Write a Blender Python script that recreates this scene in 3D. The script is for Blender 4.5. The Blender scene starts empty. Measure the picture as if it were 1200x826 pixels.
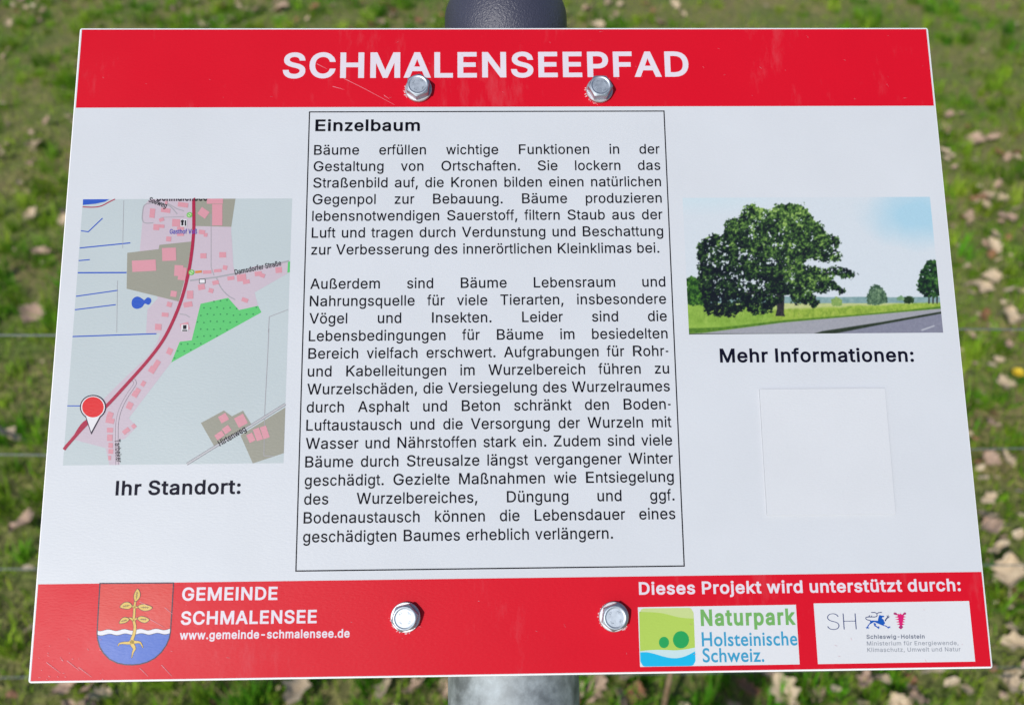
import bpy, bmesh, math, random
import numpy as np
from mathutils import Vector, Matrix
from mathutils.geometry import tessellate_polygon

SC = bpy.context.scene
COL = SC.collection
R = math.radians

# ------------------------------------------------------------------ camera
FOCAL = 1100.0                       # in pixels of the 1200 x 826 photograph
PITCH, ROLL, CAM_H = R(40.0), 0.0068, 1.40
CAM = Vector((0, 0, CAM_H))
FWD = Vector((0, math.cos(PITCH), -math.sin(PITCH)))
_r0, _u0 = Vector((1, 0, 0)), Vector((0, math.sin(PITCH), math.cos(PITCH)))
RIGHT = (_r0 * math.cos(ROLL) - _u0 * math.sin(ROLL)).normalized()
UP = RIGHT.cross(FWD).normalized()

# ground plan of the sign panel, solved from its four corners in the photograph
PANEL_W, PANEL_H = 0.410, 0.299
def homography(src, dst):
    A = []
    for (x, y), (u, v) in zip(src, dst):
        A.append([x, y, 1, 0, 0, 0, -u*x, -u*y, -u]); A.append([0, 0, 0, x, y, 1, -v*x, -v*y, -v])
    h = np.linalg.svd(np.array(A, float))[2][-1].reshape(3, 3)
    return h / h[2, 2]
CORNERS = [(92, 33), (1086.5, 32.5), (1164, 783), (32.5, 800.5)]
HOM = homography([(0, 1), (1, 1), (1, 0), (0, 0)], CORNERS)
HINV = np.linalg.inv(HOM)
def P(x, y):
    """a measured point of the printed panel -> metres from the panel's lower left corner"""
    v = HINV @ np.array([x, y, 1.0])
    return Vector((v[0]/v[2]*PANEL_W, v[1]/v[2]*PANEL_H))
_m = np.linalg.inv(np.array([[FOCAL, 0, 600], [0, FOCAL, 413], [0, 0, 1.0]])) @ HOM
_s = PANEL_W / np.linalg.norm(_m[:, 0])
_m = _m * _s * (1 if _m[2, 2] > 0 else -1)
def cam_vec(v): return RIGHT*v[0] - UP*v[1] + FWD*v[2]
PX = cam_vec(_m[:, 0]).normalized()
PY = cam_vec(_m[:, 1]); PY = (PY - PX*PY.dot(PX)).normalized()
PN = PX.cross(PY).normalized()
PO = CAM + cam_vec(_m[:, 2])
PANEL_M = Matrix(((PX.x, PY.x, PN.x, PO.x), (PX.y, PY.y, PN.y, PO.y), (PX.z, PY.z, PN.z, PO.z), (0, 0, 0, 1)))

cam_data = bpy.data.cameras.new('camera')
cam_data.sensor_width = 36.0
cam_data.lens = 36.0 * FOCAL / 1200.0
cam_data.clip_start, cam_data.clip_end = 0.02, 500.0
cam_data.dof.use_dof = True
cam_data.dof.focus_distance = 0.428
cam_data.dof.aperture_fstop = 10.0
cam = bpy.data.objects.new('camera', cam_data)
cam.matrix_world = Matrix(((RIGHT.x, UP.x, -FWD.x, CAM.x), (RIGHT.y, UP.y, -FWD.y, CAM.y), (RIGHT.z, UP.z, -FWD.z, CAM.z), (0, 0, 0, 1)))
COL.objects.link(cam); SC.camera = cam

# ------------------------------------------------------------------ light
SUN_EL, SUN_AZ = R(38), R(209)       # azimuth clockwise from +Y: behind the camera, to its left
world = bpy.data.worlds.new('World'); SC.world = world; world.use_nodes = True
wn = world.node_tree
sky = wn.nodes.new('ShaderNodeTexSky'); sky.sky_type = 'NISHITA'; sky.sun_disc = False
sky.sun_elevation, sky.sun_rotation = SUN_EL, SUN_AZ
wn.links.new(sky.outputs[0], wn.nodes['Background'].inputs[0])
wn.nodes['Background'].inputs[1].default_value = 0.075
sun = bpy.data.lights.new('sun', 'SUN'); sun.energy = 2.6; sun.angle = R(0.5); sun.color = (1.0, 0.975, 0.93)
so = bpy.data.objects.new('sun', sun); COL.objects.link(so)
TO_SUN = Vector((math.sin(SUN_AZ)*math.cos(SUN_EL), math.cos(SUN_AZ)*math.cos(SUN_EL), math.sin(SUN_EL)))
so.rotation_euler = TO_SUN.to_track_quat('Z', 'Y').to_euler(); so.location = TO_SUN*6
SC.view_settings.view_transform = 'Standard'; SC.view_settings.look = 'None'
SC.view_settings.exposure = 0.50; SC.view_settings.gamma = 1.0; SC.view_settings.use_curve_mapping = False

# ------------------------------------------------------------------ materials
def lin(c):
    c = np.asarray(c, float)/255.0
    return np.where(c <= 0.04045, c/12.92, ((c+0.055)/1.055)**2.4)
PAPER = lin((222, 226, 234))
def ink(c):
    """reflectance of a printed colour next to the slightly bluish paper white"""
    return np.clip(lin(c)/PAPER*np.array((0.486, 0.506, 0.544)), 0.003, 0.85)
def node_mat(name):
    m = bpy.data.materials.new(name); m.use_nodes = True
    nt = m.node_tree; b = nt.nodes['Principled BSDF']
    return m, nt, b, nt.nodes.new, nt.links.new
def print_surface(nt, b, N, L, bump=0.035):
    """satin laminate over the print: faint orange peel and mottled gloss"""
    tc = N('ShaderNodeTexCoord')
    n1 = N('ShaderNodeTexNoise'); n1.inputs['Scale'].default_value = 900; n1.inputs['Detail'].default_value = 3
    mp = N('ShaderNodeMapping'); mp.inputs['Scale'].default_value = (0.55, 1.5, 1)
    L(tc.outputs['Object'], mp.inputs[0]); L(mp.outputs[0], n1.inputs['Vector'])
    bp = N('ShaderNodeBump'); bp.inputs['Strength'].default_value = bump*5.5; bp.inputs['Distance'].default_value = 0.0003
    L(n1.outputs['Fac'], bp.inputs['Height']); L(bp.outputs[0], b.inputs['Normal'])
    n2 = N('ShaderNodeTexNoise'); n2.inputs['Scale'].default_value = 14; n2.inputs['Detail'].default_value = 5
    L(tc.outputs['Object'], n2.inputs['Vector'])
    mr = N('ShaderNodeMapRange'); mr.inputs[1].default_value = 0.3; mr.inputs[2].default_value = 0.75
    mr.inputs[3].default_value = 0.34; mr.inputs[4].default_value = 0.50
    L(n2.outputs['Fac'], mr.inputs[0]); L(mr.outputs[0], b.inputs['Roughness'])
    b.inputs['Specular IOR Level'].default_value = 0.15
    return tc
_inks = {}
def print_mat(name, rgb, grain=0.035):
    if name in _inks: return _inks[name]
    m, nt, b, N, L = node_mat(name)
    tc = print_surface(nt, b, N, L)
    c = ink(rgb)
    g = N('ShaderNodeTexNoise'); g.inputs['Scale'].default_value = 1500; g.inputs['Detail'].default_value = 2
    L(tc.outputs['Object'], g.inputs['Vector'])
    g2 = N('ShaderNodeTexNoise'); g2.inputs['Scale'].default_value = 30; g2.inputs['Detail'].default_value = 4
    L(tc.outputs['Object'], g2.inputs['Vector'])
    ad = N('ShaderNodeMath'); ad.operation = 'ADD'; L(g.outputs['Fac'], ad.inputs[0]); L(g2.outputs['Fac'], ad.inputs[1])
    mr = N('ShaderNodeMapRange'); mr.inputs[1].default_value = 0.6; mr.inputs[2].default_value = 1.4
    mr.inputs[3].default_value = 1-grain; mr.inputs[4].default_value = 1+grain
    L(ad.outputs[0], mr.inputs[0])
    vm = N('ShaderNodeVectorMath'); vm.operation = 'SCALE'; vm.inputs[0].default_value = tuple(c)
    L(mr.outputs[0], vm.inputs['Scale']); L(vm.outputs[0], b.inputs['Base Color'])
    _inks[name] = m
    return m

PAPER_M = print_mat('paper white print', (222, 226, 234))
RED = print_mat('red print', (226, 20, 44))
def scuffed(m):
    """pale rubbed patches and drip streaks worn into the red print"""
    nt = m.node_tree; b = nt.nodes['Principled BSDF']; N, L = nt.nodes.new, nt.links.new
    src = b.inputs['Base Color'].links[0].from_socket
    tc = N('ShaderNodeTexCoord'); mp = N('ShaderNodeMapping'); mp.inputs['Rotation'].default_value = (0, 0, 0.9); mp.inputs['Scale'].default_value = (60, 16, 1)
    n1 = N('ShaderNodeTexNoise'); n1.inputs['Scale'].default_value = 2.2; n1.inputs['Detail'].default_value = 9; n1.inputs['Roughness'].default_value = 0.72
    n2 = N('ShaderNodeTexNoise'); n2.inputs['Scale'].default_value = 17; n2.inputs['Detail'].default_value = 3
    L(tc.outputs['Object'], mp.inputs[0]); L(mp.outputs[0], n1.inputs['Vector']); L(tc.outputs['Object'], n2.inputs['Vector'])
    mu = N('ShaderNodeMath'); mu.operation = 'MULTIPLY'; L(n1.outputs['Fac'], mu.inputs[0]); L(n2.outputs['Fac'], mu.inputs[1])
    mr = N('ShaderNodeMapRange'); mr.inputs[1].default_value = 0.31; mr.inputs[2].default_value = 0.52; mr.inputs[3].default_value = 0; mr.inputs[4].default_value = 0.20
    L(mu.outputs[0], mr.inputs[0])
    mx = N('ShaderNodeMix'); mx.data_type = 'RGBA'; L(mr.outputs[0], mx.inputs[0]); L(src, mx.inputs[6]); mx.inputs[7].default_value = (0.46, 0.22, 0.25, 1)
    L(mx.outputs[2], b.inputs['Base Color'])
scuffed(RED); RED.node_tree.nodes['Principled BSDF'].inputs['Specular IOR Level'].default_value = 0.10
BLACK = print_mat('black print', (15, 15, 28), 0.08)
NAVY = print_mat('near black heading print', (20, 22, 42), 0.08)
for _k in (BLACK, NAVY): _k.node_tree.nodes['Principled BSDF'].inputs['Specular IOR Level'].default_value = 0.04
WHITE_INK = print_mat('white lettering print', (236, 228, 240))

def metal_mat(name, col, rough, spangle=0.0, scale=80):
    m, nt, b, N, L = node_mat(name)
    b.inputs['Metallic'].default_value = 1.0
    tc = N('ShaderNodeTexCoord')
    v = N('ShaderNodeTexNoise'); v.inputs['Scale'].default_value = scale; v.inputs['Detail'].default_value = 8; v.inputs['Roughness'].default_value = 0.65
    L(tc.outputs['Object'], v.inputs['Vector'])
    r = N('ShaderNodeValToRGB'); e = r.color_ramp.elements
    e[0].position, e[1].position = 0.35, 0.68
    e[0].color = (*[c*(1-spangle) for c in col], 1); e[1].color = (*[min(1, c*(1+spangle*0.5)) for c in col], 1)
    L(v.outputs['Fac'], r.inputs[0]); L(r.outputs[0], b.inputs['Base Color'])
    mr = N('ShaderNodeMapRange'); mr.inputs[3].default_value = rough*0.8; mr.inputs[4].default_value = rough*1.25
    L(v.outputs['Fac'], mr.inputs[0]); L(mr.outputs[0], b.inputs['Roughness'])
    bp = N('ShaderNodeBump'); bp.inputs['Strength'].default_value = 0.15; bp.inputs['Distance'].default_value = 0.0004
    L(v.outputs['Fac'], bp.inputs['Height']); L(bp.outputs[0], b.inputs['Normal'])
    return m
GALV = metal_mat('galvanised steel', (0.45, 0.49, 0.515), 0.74, 0.40, 110)
ZINC = metal_mat('bright zinc plating', (0.43, 0.475, 0.535), 0.52, 0.15, 500)
WASHER_M = metal_mat('dull zinc plating', (0.56, 0.54, 0.57), 0.5, 0.12, 400)
EDGE, _nt, _b, _, _ = node_mat('white plastic panel edge'); _b.inputs['Base Color'].default_value = (0.8, 0.8, 0.82, 1); _b.inputs['Roughness'].default_value = 0.35
CAP_M, nt, b, N, L = node_mat('dark grainy plastic')
b.inputs['Base Color'].default_value = (0.042, 0.043, 0.070, 1); b.inputs['Roughness'].default_value = 0.42
tc = N('ShaderNodeTexCoord'); n = N('ShaderNodeTexNoise'); n.inputs['Scale'].default_value = 1100; n.inputs['Detail'].default_value = 2
L(tc.outputs['Object'], n.inputs['Vector']); bp = N('ShaderNodeBump'); bp.inputs['Strength'].default_value = 0.7; bp.inputs['Distance'].default_value = 0.0006
L(n.outputs['Fac'], bp.inputs['Height']); L(bp.outputs[0], b.inputs['Normal'])

# ------------------------------------------------------------------ object helpers
def tag(o, label=None, cat=None, group=None, kind=None):
    for k, v in (('label', label), ('category', cat), ('group', group), ('kind', kind)):
        if v: o[k] = v
    return o
def mesh_obj(name, verts, faces, mats, parent=None, face_mats=None, smooth=False):
    me = bpy.data.meshes.new(name)
    me.from_pydata([tuple(v) for v in verts], [], faces)
    for m in (mats if isinstance(mats, (list, tuple)) else [mats]): me.materials.append(m)
    if face_mats is not None: me.polygons.foreach_set('material_index', face_mats)
    if smooth: me.polygons.foreach_set('use_smooth', [True]*len(me.polygons))
    me.update()
    o = bpy.data.objects.new(name, me); COL.objects.link(o)
    if parent: o.parent = parent
    return o

class Art:
    """flat printed shapes on the panel, each layer a hair above the one below"""
    STEP = 0.000013
    def __init__(self): self.v, self.f, self.m, self.mats = [], [], [], []
    def mat(self, m):
        if m not in self.mats: self.mats.append(m)
        return self.mats.index(m)
    def tris(self, pts, faces, m, layer):
        k = len(self.v); i = self.mat(m)
        self.v += [(p[0], p[1], layer*self.STEP) for p in pts]
        for f in faces:
            a, b, c = (pts[q] for q in f)
            if (b[0]-a[0])*(c[1]-a[1])-(b[1]-a[1])*(c[0]-a[0]) < 0: f = (f[0], f[2], f[1])
            self.f.append(tuple(k+q for q in f)); self.m.append(i)
    def poly(self, pts, m, layer):
        pts = [Vector((p[0], p[1], 0)) for p in pts]
        self.tris(pts, tessellate_polygon([pts]), m, layer)
    def line(self, pts, w, m, layer, closed=False):
        pts = [Vector((p[0], p[1])) for p in pts]
        n = len(pts); L_, R_ = [], []
        for i in range(n):
            a = pts[(i-1) % n] if (i or closed) else None
            b = pts[(i+1) % n] if (i < n-1 or closed) else None
            d1 = (pts[i]-a).normalized() if a is not None else None
            d2 = (b-pts[i]).normalized() if b is not None else None
            if d1 is None: d1 = d2
            if d2 is None: d2 = d1
            n1, n2 = Vector((-d1.y, d1.x)), Vector((-d2.y, d2.x))
            s = n1+n2; s = s.normalized() if s.length > 1e-6 else n1
            k = min(2.0, 1/max(0.3, s.dot(n1)))
            wi = w[i] if isinstance(w, (list, tuple)) else w
            L_.append(pts[i]+s*wi/2*k); R_.append(pts[i]-s*wi/2*k)
        q = L_+R_; f = []
        for i in range(n if closed else n-1):
            j = (i+1) % n
            f += [(i, n+i, n+j), (i, n+j, j)]
        self.tris(q, f, m, layer)
    def disc(self, c, r, m, layer, n=28):
        self.poly([(c[0]+r*math.cos(2*math.pi*i/n), c[1]+r*math.sin(2*math.pi*i/n)) for i in range(n)], m, layer)
    def build(self, name, parent): return mesh_obj(name, self.v, self.f, self.mats, parent, self.m)

def rect(x0, y0, x1, y1): return [(x0, y0), (x1, y0), (x1, y1), (x0, y1)]
def smooth_line(pts, n=6, closed=False):
    pts = [Vector((p[0], p[1])) for p in pts]; out = []; k = len(pts)
    for i in range(k if closed else k-1):
        g = (lambda j: pts[j % k]) if closed else (lambda j: pts[max(0, min(k-1, j))])
        a, b, c, d = g(i-1), g(i), g(i+1), g(i+2)
        for s in range(n):
            t = s/n
            out.append(0.5*((2*b)+(c-a)*t+(2*a-5*b+4*c-d)*t*t+(3*b-a-3*c+d)*t**3))
    if not closed: out.append(pts[-1])
    return out

# ------------------------------------------------------------------ lettering: outlines in thousandths of the letter size
REGULAR = {
'A': (493, '484,2 483,0 480,0 398,0 348,135 346,137 150,137 100,1 15,0 13,2 203,507 205,509 290,509 292,506;319,212 277,328 248,418 209,299 177,212 178,210 315,210 318,210'),
'B': (469, '412,407 416,369 413,340 404,315 372,279 369,277 347,267 377,253 401,234 419,210 432,178 436,139 431,103 417,69 394,43 389,38 357,18 312,4 257,0 62,0 60,2 60,506 62,509 249,509 302,503 342,491 374,468 398,439;352,161 342,183 329,199 310,212 287,220 257,223 144,223 143,222 143,74 144,73 147,72 252,72 302,78 304,79 332,92 349,113 355,142;331,393 314,417 289,431 247,437 144,436 143,434 143,294 144,293 247,293 272,295 292,302 324,329 333,347 336,369'),
'C': (523, '481,381 493,338 492,336 412,336 410,338 389,386 359,416 319,434 277,440 234,435 197,418 165,391 143,357 127,309 121,253 127,198 143,152 167,116 197,90 234,74 277,69 322,75 360,94 390,123 410,169 412,172 493,171 480,125 464,92 417,39 387,20 352,5 314,-4 274,-7 209,2 154,25 107,63 71,116 49,179 40,253 49,331 70,391 107,445 154,484 212,508 274,516 314,513 352,504 384,490 417,470 464,418'),
'D': (515, '472,330 480,255 472,181 450,120 412,67 364,31 302,8 227,0 62,0 60,2 60,506 62,509 234,509 304,501 364,479 416,439 450,391;394,309 379,354 356,388 324,414 279,431 229,437 144,436 143,434 143,74 144,73 224,73 279,78 322,94 355,120 380,156 394,202 399,255'),
'E': (432, '389,509 389,437 144,436 143,434 144,294 372,293 373,292 373,224 372,221 144,221 143,219 143,74 144,73 147,72 392,72 393,69 393,2 392,0 389,0 62,0 60,2 60,506 62,509'),
'F': (423, '387,509 387,439 387,437 384,437 144,436 143,434 143,287 144,286 362,286 364,284 364,282 364,214 362,213 144,213 143,212 143,2 142,0 139,0 62,0 60,2 60,506 62,509'),
'G': (533, '483,381 494,338 492,337 412,337 388,384 361,413 357,415 319,433 274,440 234,435 197,418 166,393 143,357 127,309 121,253 127,198 143,152 167,116 197,90 234,75 277,69 317,73 349,85 375,104 397,133 410,164 413,191 412,192 409,192 284,192 283,195 283,263 284,265 494,265 496,263 496,203 489,142 467,92 434,51 389,19 337,0 277,-7 212,1 156,24 152,26 106,65 71,116 48,179 40,253 48,331 69,391 107,446 154,484 209,508 274,516 314,513 352,504 384,490 418,468 466,415'),
'H': (530, '474,509 474,1 394,0 392,2 392,224 144,224 143,222 143,2 142,0 139,0 62,0 60,2 60,506 62,509 142,509 143,506 143,299 144,297 147,297 389,297 392,297 392,506 394,509'),
'I': (198, '143,506 143,2 142,0 139,0 62,0 60,2 60,506 62,509 142,509'),
'J': (409, '354,507 354,150 350,104 335,65 307,33 277,12 237,-2 192,-7 150,-2 112,11 77,35 52,67 38,104 33,147 33,183 35,184 115,184 116,183 116,150 122,111 137,87 162,71 195,66 225,71 251,87 267,113 272,150 272,507 272,508 275,509 350,509 352,509'),
'K': (480, '472,506 464,494 263,287 464,15 473,2 457,0 377,0 207,230 204,229 143,166 143,2 142,0 139,0 62,0 60,2 60,506 62,509 142,509 143,506 142,275 143,272 144,270 177,308 369,509 457,509'),
'L': (406, '378,72 379,2 377,0 62,0 60,2 60,506 62,509 142,509 143,506 143,74 144,73 147,72'),
'M': (641, '586,506 586,2 584,0 507,0 504,2 504,370 473,287 358,2 357,0 354,0 292,0 289,0 288,2 172,284 142,365 140,366 139,372 140,2 139,1 137,0 62,0 60,2 60,506 62,509 167,509 294,193 322,114 324,110 353,193 479,509 584,509'),
'N': (536, '481,506 481,2 479,0 477,0 392,0 390,2 203,284 177,325 142,385 140,383 140,381 143,304 143,2 142,0 139,0 62,0 60,2 60,506 62,509 150,509 360,190 380,159 399,126 400,127 399,161 399,509 479,509'),
'O': (546, '504,328 511,253 503,179 482,118 479,113 444,63 397,25 339,1 277,-7 212,1 157,24 152,27 107,64 71,116 49,179 40,251 48,328 72,393 107,444 154,484 212,508 277,516 339,508 397,484 445,444 480,393;425,311 409,357 386,391 384,394 352,420 317,435 277,440 234,435 197,419 167,393 143,357 127,310 121,256 128,195 142,152 167,116 199,89 237,74 277,69 314,74 354,91 385,116 408,150 425,198 430,253'),
'P': (458, '422,388 427,345 422,301 407,260 382,228 344,201 299,185 244,180 144,180 143,178 143,2 142,0 139,0 62,0 60,2 60,506 62,509 244,509 302,502 344,487 382,461 407,428;342,371 334,393 319,412 302,425 277,433 239,437 144,436 143,434 143,253 144,251 147,251 242,251 277,255 302,264 319,277 322,280 334,296 342,318 344,345'),
'R': (462, '423,393 427,350 423,306 407,267 382,234 347,211 336,207 451,2 449,0 437,0 357,0 249,192 144,191 143,190 143,188 143,2 142,0 139,0 62,0 60,2 60,506 62,509 244,509 302,504 347,488 382,464 407,432;125,246 114,246 114,209 122,209 125,210;342,375 335,395 322,412 302,426 277,434 242,437 144,436 143,434 143,265 144,264 244,264 277,267 304,275 322,287 335,304 342,323 345,347'),
'S': (460, '412,411 420,367 420,365 340,365 327,401 305,424 272,438 235,443 205,441 180,433 158,421 145,406 136,392 133,372 136,353 146,338 182,314 224,300 275,287 325,272 372,246 411,206 423,177 426,143 421,102 402,66 376,37 372,33 335,11 287,-4 232,-9 180,-4 132,10 94,32 66,61 47,97 36,148 37,149 120,149 129,116 139,99 156,85 177,74 232,65 265,68 290,74 315,87 330,102 341,121 346,143 342,161 335,174 301,198 252,214 190,231 135,251 88,283 60,322 52,367 59,411 77,447 105,475 145,498 187,511 235,516 285,511 328,498 365,476 394,447'),
'T': (462, '435,506 435,439 434,437 276,437 275,434 275,2 274,0 271,0 194,0 193,2 193,434 191,437 34,437 32,439 32,506 34,509 434,509'),
'U': (530, '475,508 475,175 469,127 449,81 419,45 379,18 374,15 327,-1 267,-8 209,-2 158,16 116,45 87,81 66,127 60,175 61,508 142,508 142,182 146,151 157,124 174,100 199,83 232,71 267,68 304,71 334,82 359,99 378,122 389,151 393,182 394,508'),
'V': (493, '483,509 484,506 294,2 293,0 290,0 208,0 206,2 13,509 98,509 100,506 220,183 248,96 250,91 279,181 398,509'),
'W': (699, '690,509 545,0 460,0 458,0 457,2 368,318 353,378 350,378 336,318 246,2 245,0 243,0 158,0 157,2 14,506 15,509 98,509 180,201 200,119 203,113 211,152 224,200 308,508 395,509 480,200 500,115 503,118 510,152 605,509'),
'Z': (451, '414,509 415,453 414,451 186,130 144,74 143,72 417,72 417,1 414,0 44,0 42,2 42,55 43,57 274,385 313,436 42,437 40,439 40,506 42,509'),
'a': (402, '350,293 355,252 355,0 277,0 277,38 276,37 274,36 267,26 227,1 199,-6 169,-9 134,-5 100,5 70,25 49,48 35,78 30,114 34,144 45,169 80,201 84,203 132,221 184,230 259,240 269,244 273,247 276,256 268,290 266,293 244,312 207,319 204,319 164,312 159,310 133,293 114,265 112,263 39,284 38,285 58,324 82,349 109,368 139,379 202,388 249,383 299,364 322,346 339,322;276,177 274,178 269,176 242,170 184,162 147,154 144,153 119,137 113,126 110,109 112,97 118,85 142,68 179,61 209,65 232,73 252,88 264,104 272,121 276,143'),
'b': (437, '403,248 408,192 403,137 388,88 362,47 327,17 285,-2 237,-8 205,-5 177,5 157,18 140,33 132,43 130,42 130,40 130,1 127,0 55,0 53,1 53,4 54,508 131,508 132,339 133,342 140,349 155,363 174,376 202,385 237,388 285,382 327,364 361,335 387,296;317,257 302,284 285,301 257,314 230,319 200,314 175,302 156,284 143,260 134,228 131,192 134,156 143,122 156,98 176,79 200,66 230,63 257,66 282,79 302,99 316,125 325,158 328,192 325,226'),
'c': (409, '383,272 381,270 308,252 306,254 291,283 275,301 271,303 248,314 218,318 186,314 159,301 141,281 126,255 117,224 114,190 117,158 126,125 140,100 158,81 183,67 216,62 248,67 273,79 293,100 308,132 384,112 357,57 321,22 273,0 213,-7 166,-2 123,16 83,49 56,88 41,134 34,190 40,243 56,291 58,296 83,332 121,364 166,382 213,388 271,381 318,360 354,327 358,323'),
'd': (437, '389,508 390,1 388,0 316,0 313,1 313,40 313,42 311,44 301,31 266,5 236,-5 203,-8 158,-2 116,16 83,45 79,50 56,86 39,137 34,192 39,245 56,296 81,335 113,362 118,366 158,382 206,388 241,385 268,376 302,349 311,339 311,508;301,258 286,284 268,301 266,303 241,315 213,319 183,314 158,301 141,284 125,257 117,226 114,192 117,158 127,125 140,100 161,79 183,67 186,66 213,63 241,66 266,79 286,97 299,122 309,156 312,192 309,228'),
'e': (417, '375,284 386,243 389,197 388,163 118,163 117,163 116,161 118,144 127,115 143,93 166,75 191,65 221,62 261,69 288,86 311,120 386,103 370,67 348,39 326,20 296,5 258,-5 221,-8 168,-2 123,16 84,47 58,86 40,134 34,190 39,243 56,294 83,332 117,361 121,364 163,382 213,388 246,386 278,378 308,364 334,344 358,318;96,212 93,213 93,211 93,182 96,182;299,265 285,286 265,306 242,315 213,319 186,315 161,304 140,286 126,265 117,240 116,233 118,231 306,231 307,233 307,236'),
'f': (267, '263,516 242,451 240,450 223,456 205,458 185,455 170,447 163,434 160,412 160,384 245,383 246,318 245,316 243,316 160,316 160,2 158,0 83,0 81,2 81,313 80,316 8,316 6,318 6,381 8,383 80,384 81,427 85,458 99,485 115,502 140,518 168,526 195,529 233,526 261,519'),
'g': (438, '390,382 390,1 385,-45 367,-81 341,-109 336,-113 303,-131 261,-142 216,-146 176,-143 141,-135 111,-122 84,-103 48,-57 48,-55 111,-20 113,-21 138,-49 168,-69 188,-74 216,-76 256,-71 285,-57 304,-33 311,3 311,52 311,52 308,50 301,41 263,16 238,8 203,5 161,10 156,11 117,27 82,54 56,93 39,139 34,194 39,247 56,295 81,334 114,363 118,366 158,382 203,388 241,386 268,375 303,349 311,339 313,341 313,344 313,383 388,383;301,259 287,283 268,302 241,315 213,319 183,314 159,303 141,284 127,259 117,228 114,194 117,160 126,131 140,107 158,90 183,78 216,75 243,78 266,88 286,105 301,129 309,160 312,194 309,228'),
'h': (423, '371,287 375,241 375,1 372,0 300,0 297,0 296,2 296,234 291,270 275,296 252,312 217,318 195,315 175,307 157,296 143,277 135,255 132,226 132,2 130,0 55,0 53,2 53,506 55,509 130,509 132,506 132,342 155,365 192,383 235,388 275,384 307,373 336,352 358,323'),
'i': (180, '132,381 132,2 130,0 128,0 55,0 53,2 53,4 53,381 55,383 130,383;141,492 144,475 140,458 128,441 113,432 93,428 73,431 57,441 44,458 41,475 45,494 56,509 73,520 93,523 113,520 130,509'),
'j': (180, '132,383 132,-20 129,-54 120,-81 117,-85 102,-106 79,-123 47,-134 14,-138 -8,-138 -10,-136 -10,-69 -8,-67 9,-67 29,-63 40,-57 43,-54 50,-40 53,-20 54,383;140,494 144,475 140,458 129,442 112,431 92,428 72,432 57,441 45,458 41,475 45,494 55,508 72,520 92,523 112,520 129,509'),
'k': (394, '384,381 375,368 222,217 387,15 396,2 380,0 300,0 297,2 162,168 133,142 132,139 132,2 130,0 55,0 53,2 53,506 55,509 130,509 132,506 132,228 290,383 370,383'),
'l': (180, '132,506 132,2 130,0 55,0 53,2 53,506 55,509 130,509'),
'm': (623, '571,296 575,255 575,1 572,0 500,0 497,0 496,2 496,253 490,284 475,305 452,315 427,319 405,317 387,310 362,284 356,267 353,246 352,1 277,0 275,0 274,2 274,258 270,282 255,303 237,314 235,315 207,319 187,316 172,310 155,299 144,284 135,263 132,236 132,2 130,0 55,0 53,2 53,381 55,383 130,383 130,350 130,347 132,346 135,350 157,368 177,380 202,388 227,390 267,384 302,363 325,334 327,329 340,346 387,379 415,387 445,390 477,387 510,376 537,357 558,330'),
'n': (423, '371,287 375,241 375,1 372,0 300,0 297,0 296,2 296,234 291,270 275,296 252,312 217,318 195,315 175,307 157,296 143,277 135,255 132,226 132,2 130,0 55,0 53,2 53,381 55,383 130,383 130,345 130,342 132,341 155,365 192,383 235,388 275,384 307,373 336,352 358,323'),
'o': (428, '394,245 399,190 393,134 376,87 350,50 346,45 311,16 266,-2 216,-8 166,-2 119,18 84,47 58,86 41,134 34,187 40,245 57,294 83,332 123,365 166,382 216,388 268,382 311,365 347,335 351,330 376,294;307,255 293,281 274,301 248,314 246,315 216,319 186,314 159,301 141,281 126,255 117,224 114,190 117,158 126,125 140,100 158,81 186,66 216,62 246,66 249,67 273,79 293,100 307,125 316,158 319,190 316,224'),
'p': (437, '403,248 408,192 403,137 387,86 362,47 327,17 287,-1 237,-8 205,-5 177,5 140,33 132,43 132,-136 130,-138 55,-138 53,-136 54,383 130,383 130,342 132,339 140,349 175,376 202,385 237,388 287,381 327,364 361,335 387,296;317,257 302,284 285,301 257,314 230,319 200,314 175,302 156,284 143,260 134,228 131,192 134,156 143,122 156,98 176,79 200,66 230,63 257,66 282,79 302,99 316,125 325,158 328,192 325,226'),
'q': (437, '389,383 390,-136 388,-138 386,-138 313,-138 311,-136 311,43 301,31 266,5 236,-5 203,-8 158,-2 113,18 81,47 57,83 40,134 34,192 39,245 56,296 81,335 116,364 156,382 206,388 241,385 268,376 302,349 311,338 313,339 313,342 313,383;301,258 286,284 268,301 266,303 241,315 213,319 183,314 158,301 141,284 125,257 117,226 114,192 117,158 127,125 140,100 161,79 183,67 186,66 213,63 241,66 266,79 286,97 299,122 309,156 312,192 309,228'),
'r': (272, '261,386 261,311 260,310 237,313 215,315 192,312 175,306 172,305 142,277 135,260 132,236 132,2 130,0 55,0 53,2 53,381 55,383 130,383 130,352 132,350 157,371 187,384 222,389 260,388'),
's': (378, '346,284 343,282 273,266 270,269 260,291 245,307 225,317 195,321 168,318 145,308 132,294 127,277 129,262 131,260 139,250 155,241 183,233 240,219 288,204 320,181 323,178 343,149 349,110 343,76 329,50 305,26 270,6 233,-5 190,-8 153,-5 118,3 88,19 64,40 46,67 35,103 34,105 35,106 108,122 121,91 138,74 160,65 190,61 223,65 248,76 262,91 268,108 265,122 256,134 243,142 218,150 155,165 110,180 77,202 73,206 53,236 47,274 51,303 52,308 67,335 90,357 120,374 158,385 195,388 233,385 265,376 293,362 315,342'),
't': (240, '222,382 222,317 220,316 148,316 145,316 144,314 144,104 146,85 151,75 160,69 180,66 193,67 218,70 232,5 230,4 203,-3 178,-4 133,2 95,22 73,56 65,99 65,314 63,316 8,316 6,317 6,382 8,383 63,383 65,384 65,471 68,472 143,472 144,471 144,384 145,383 220,383'),
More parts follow.
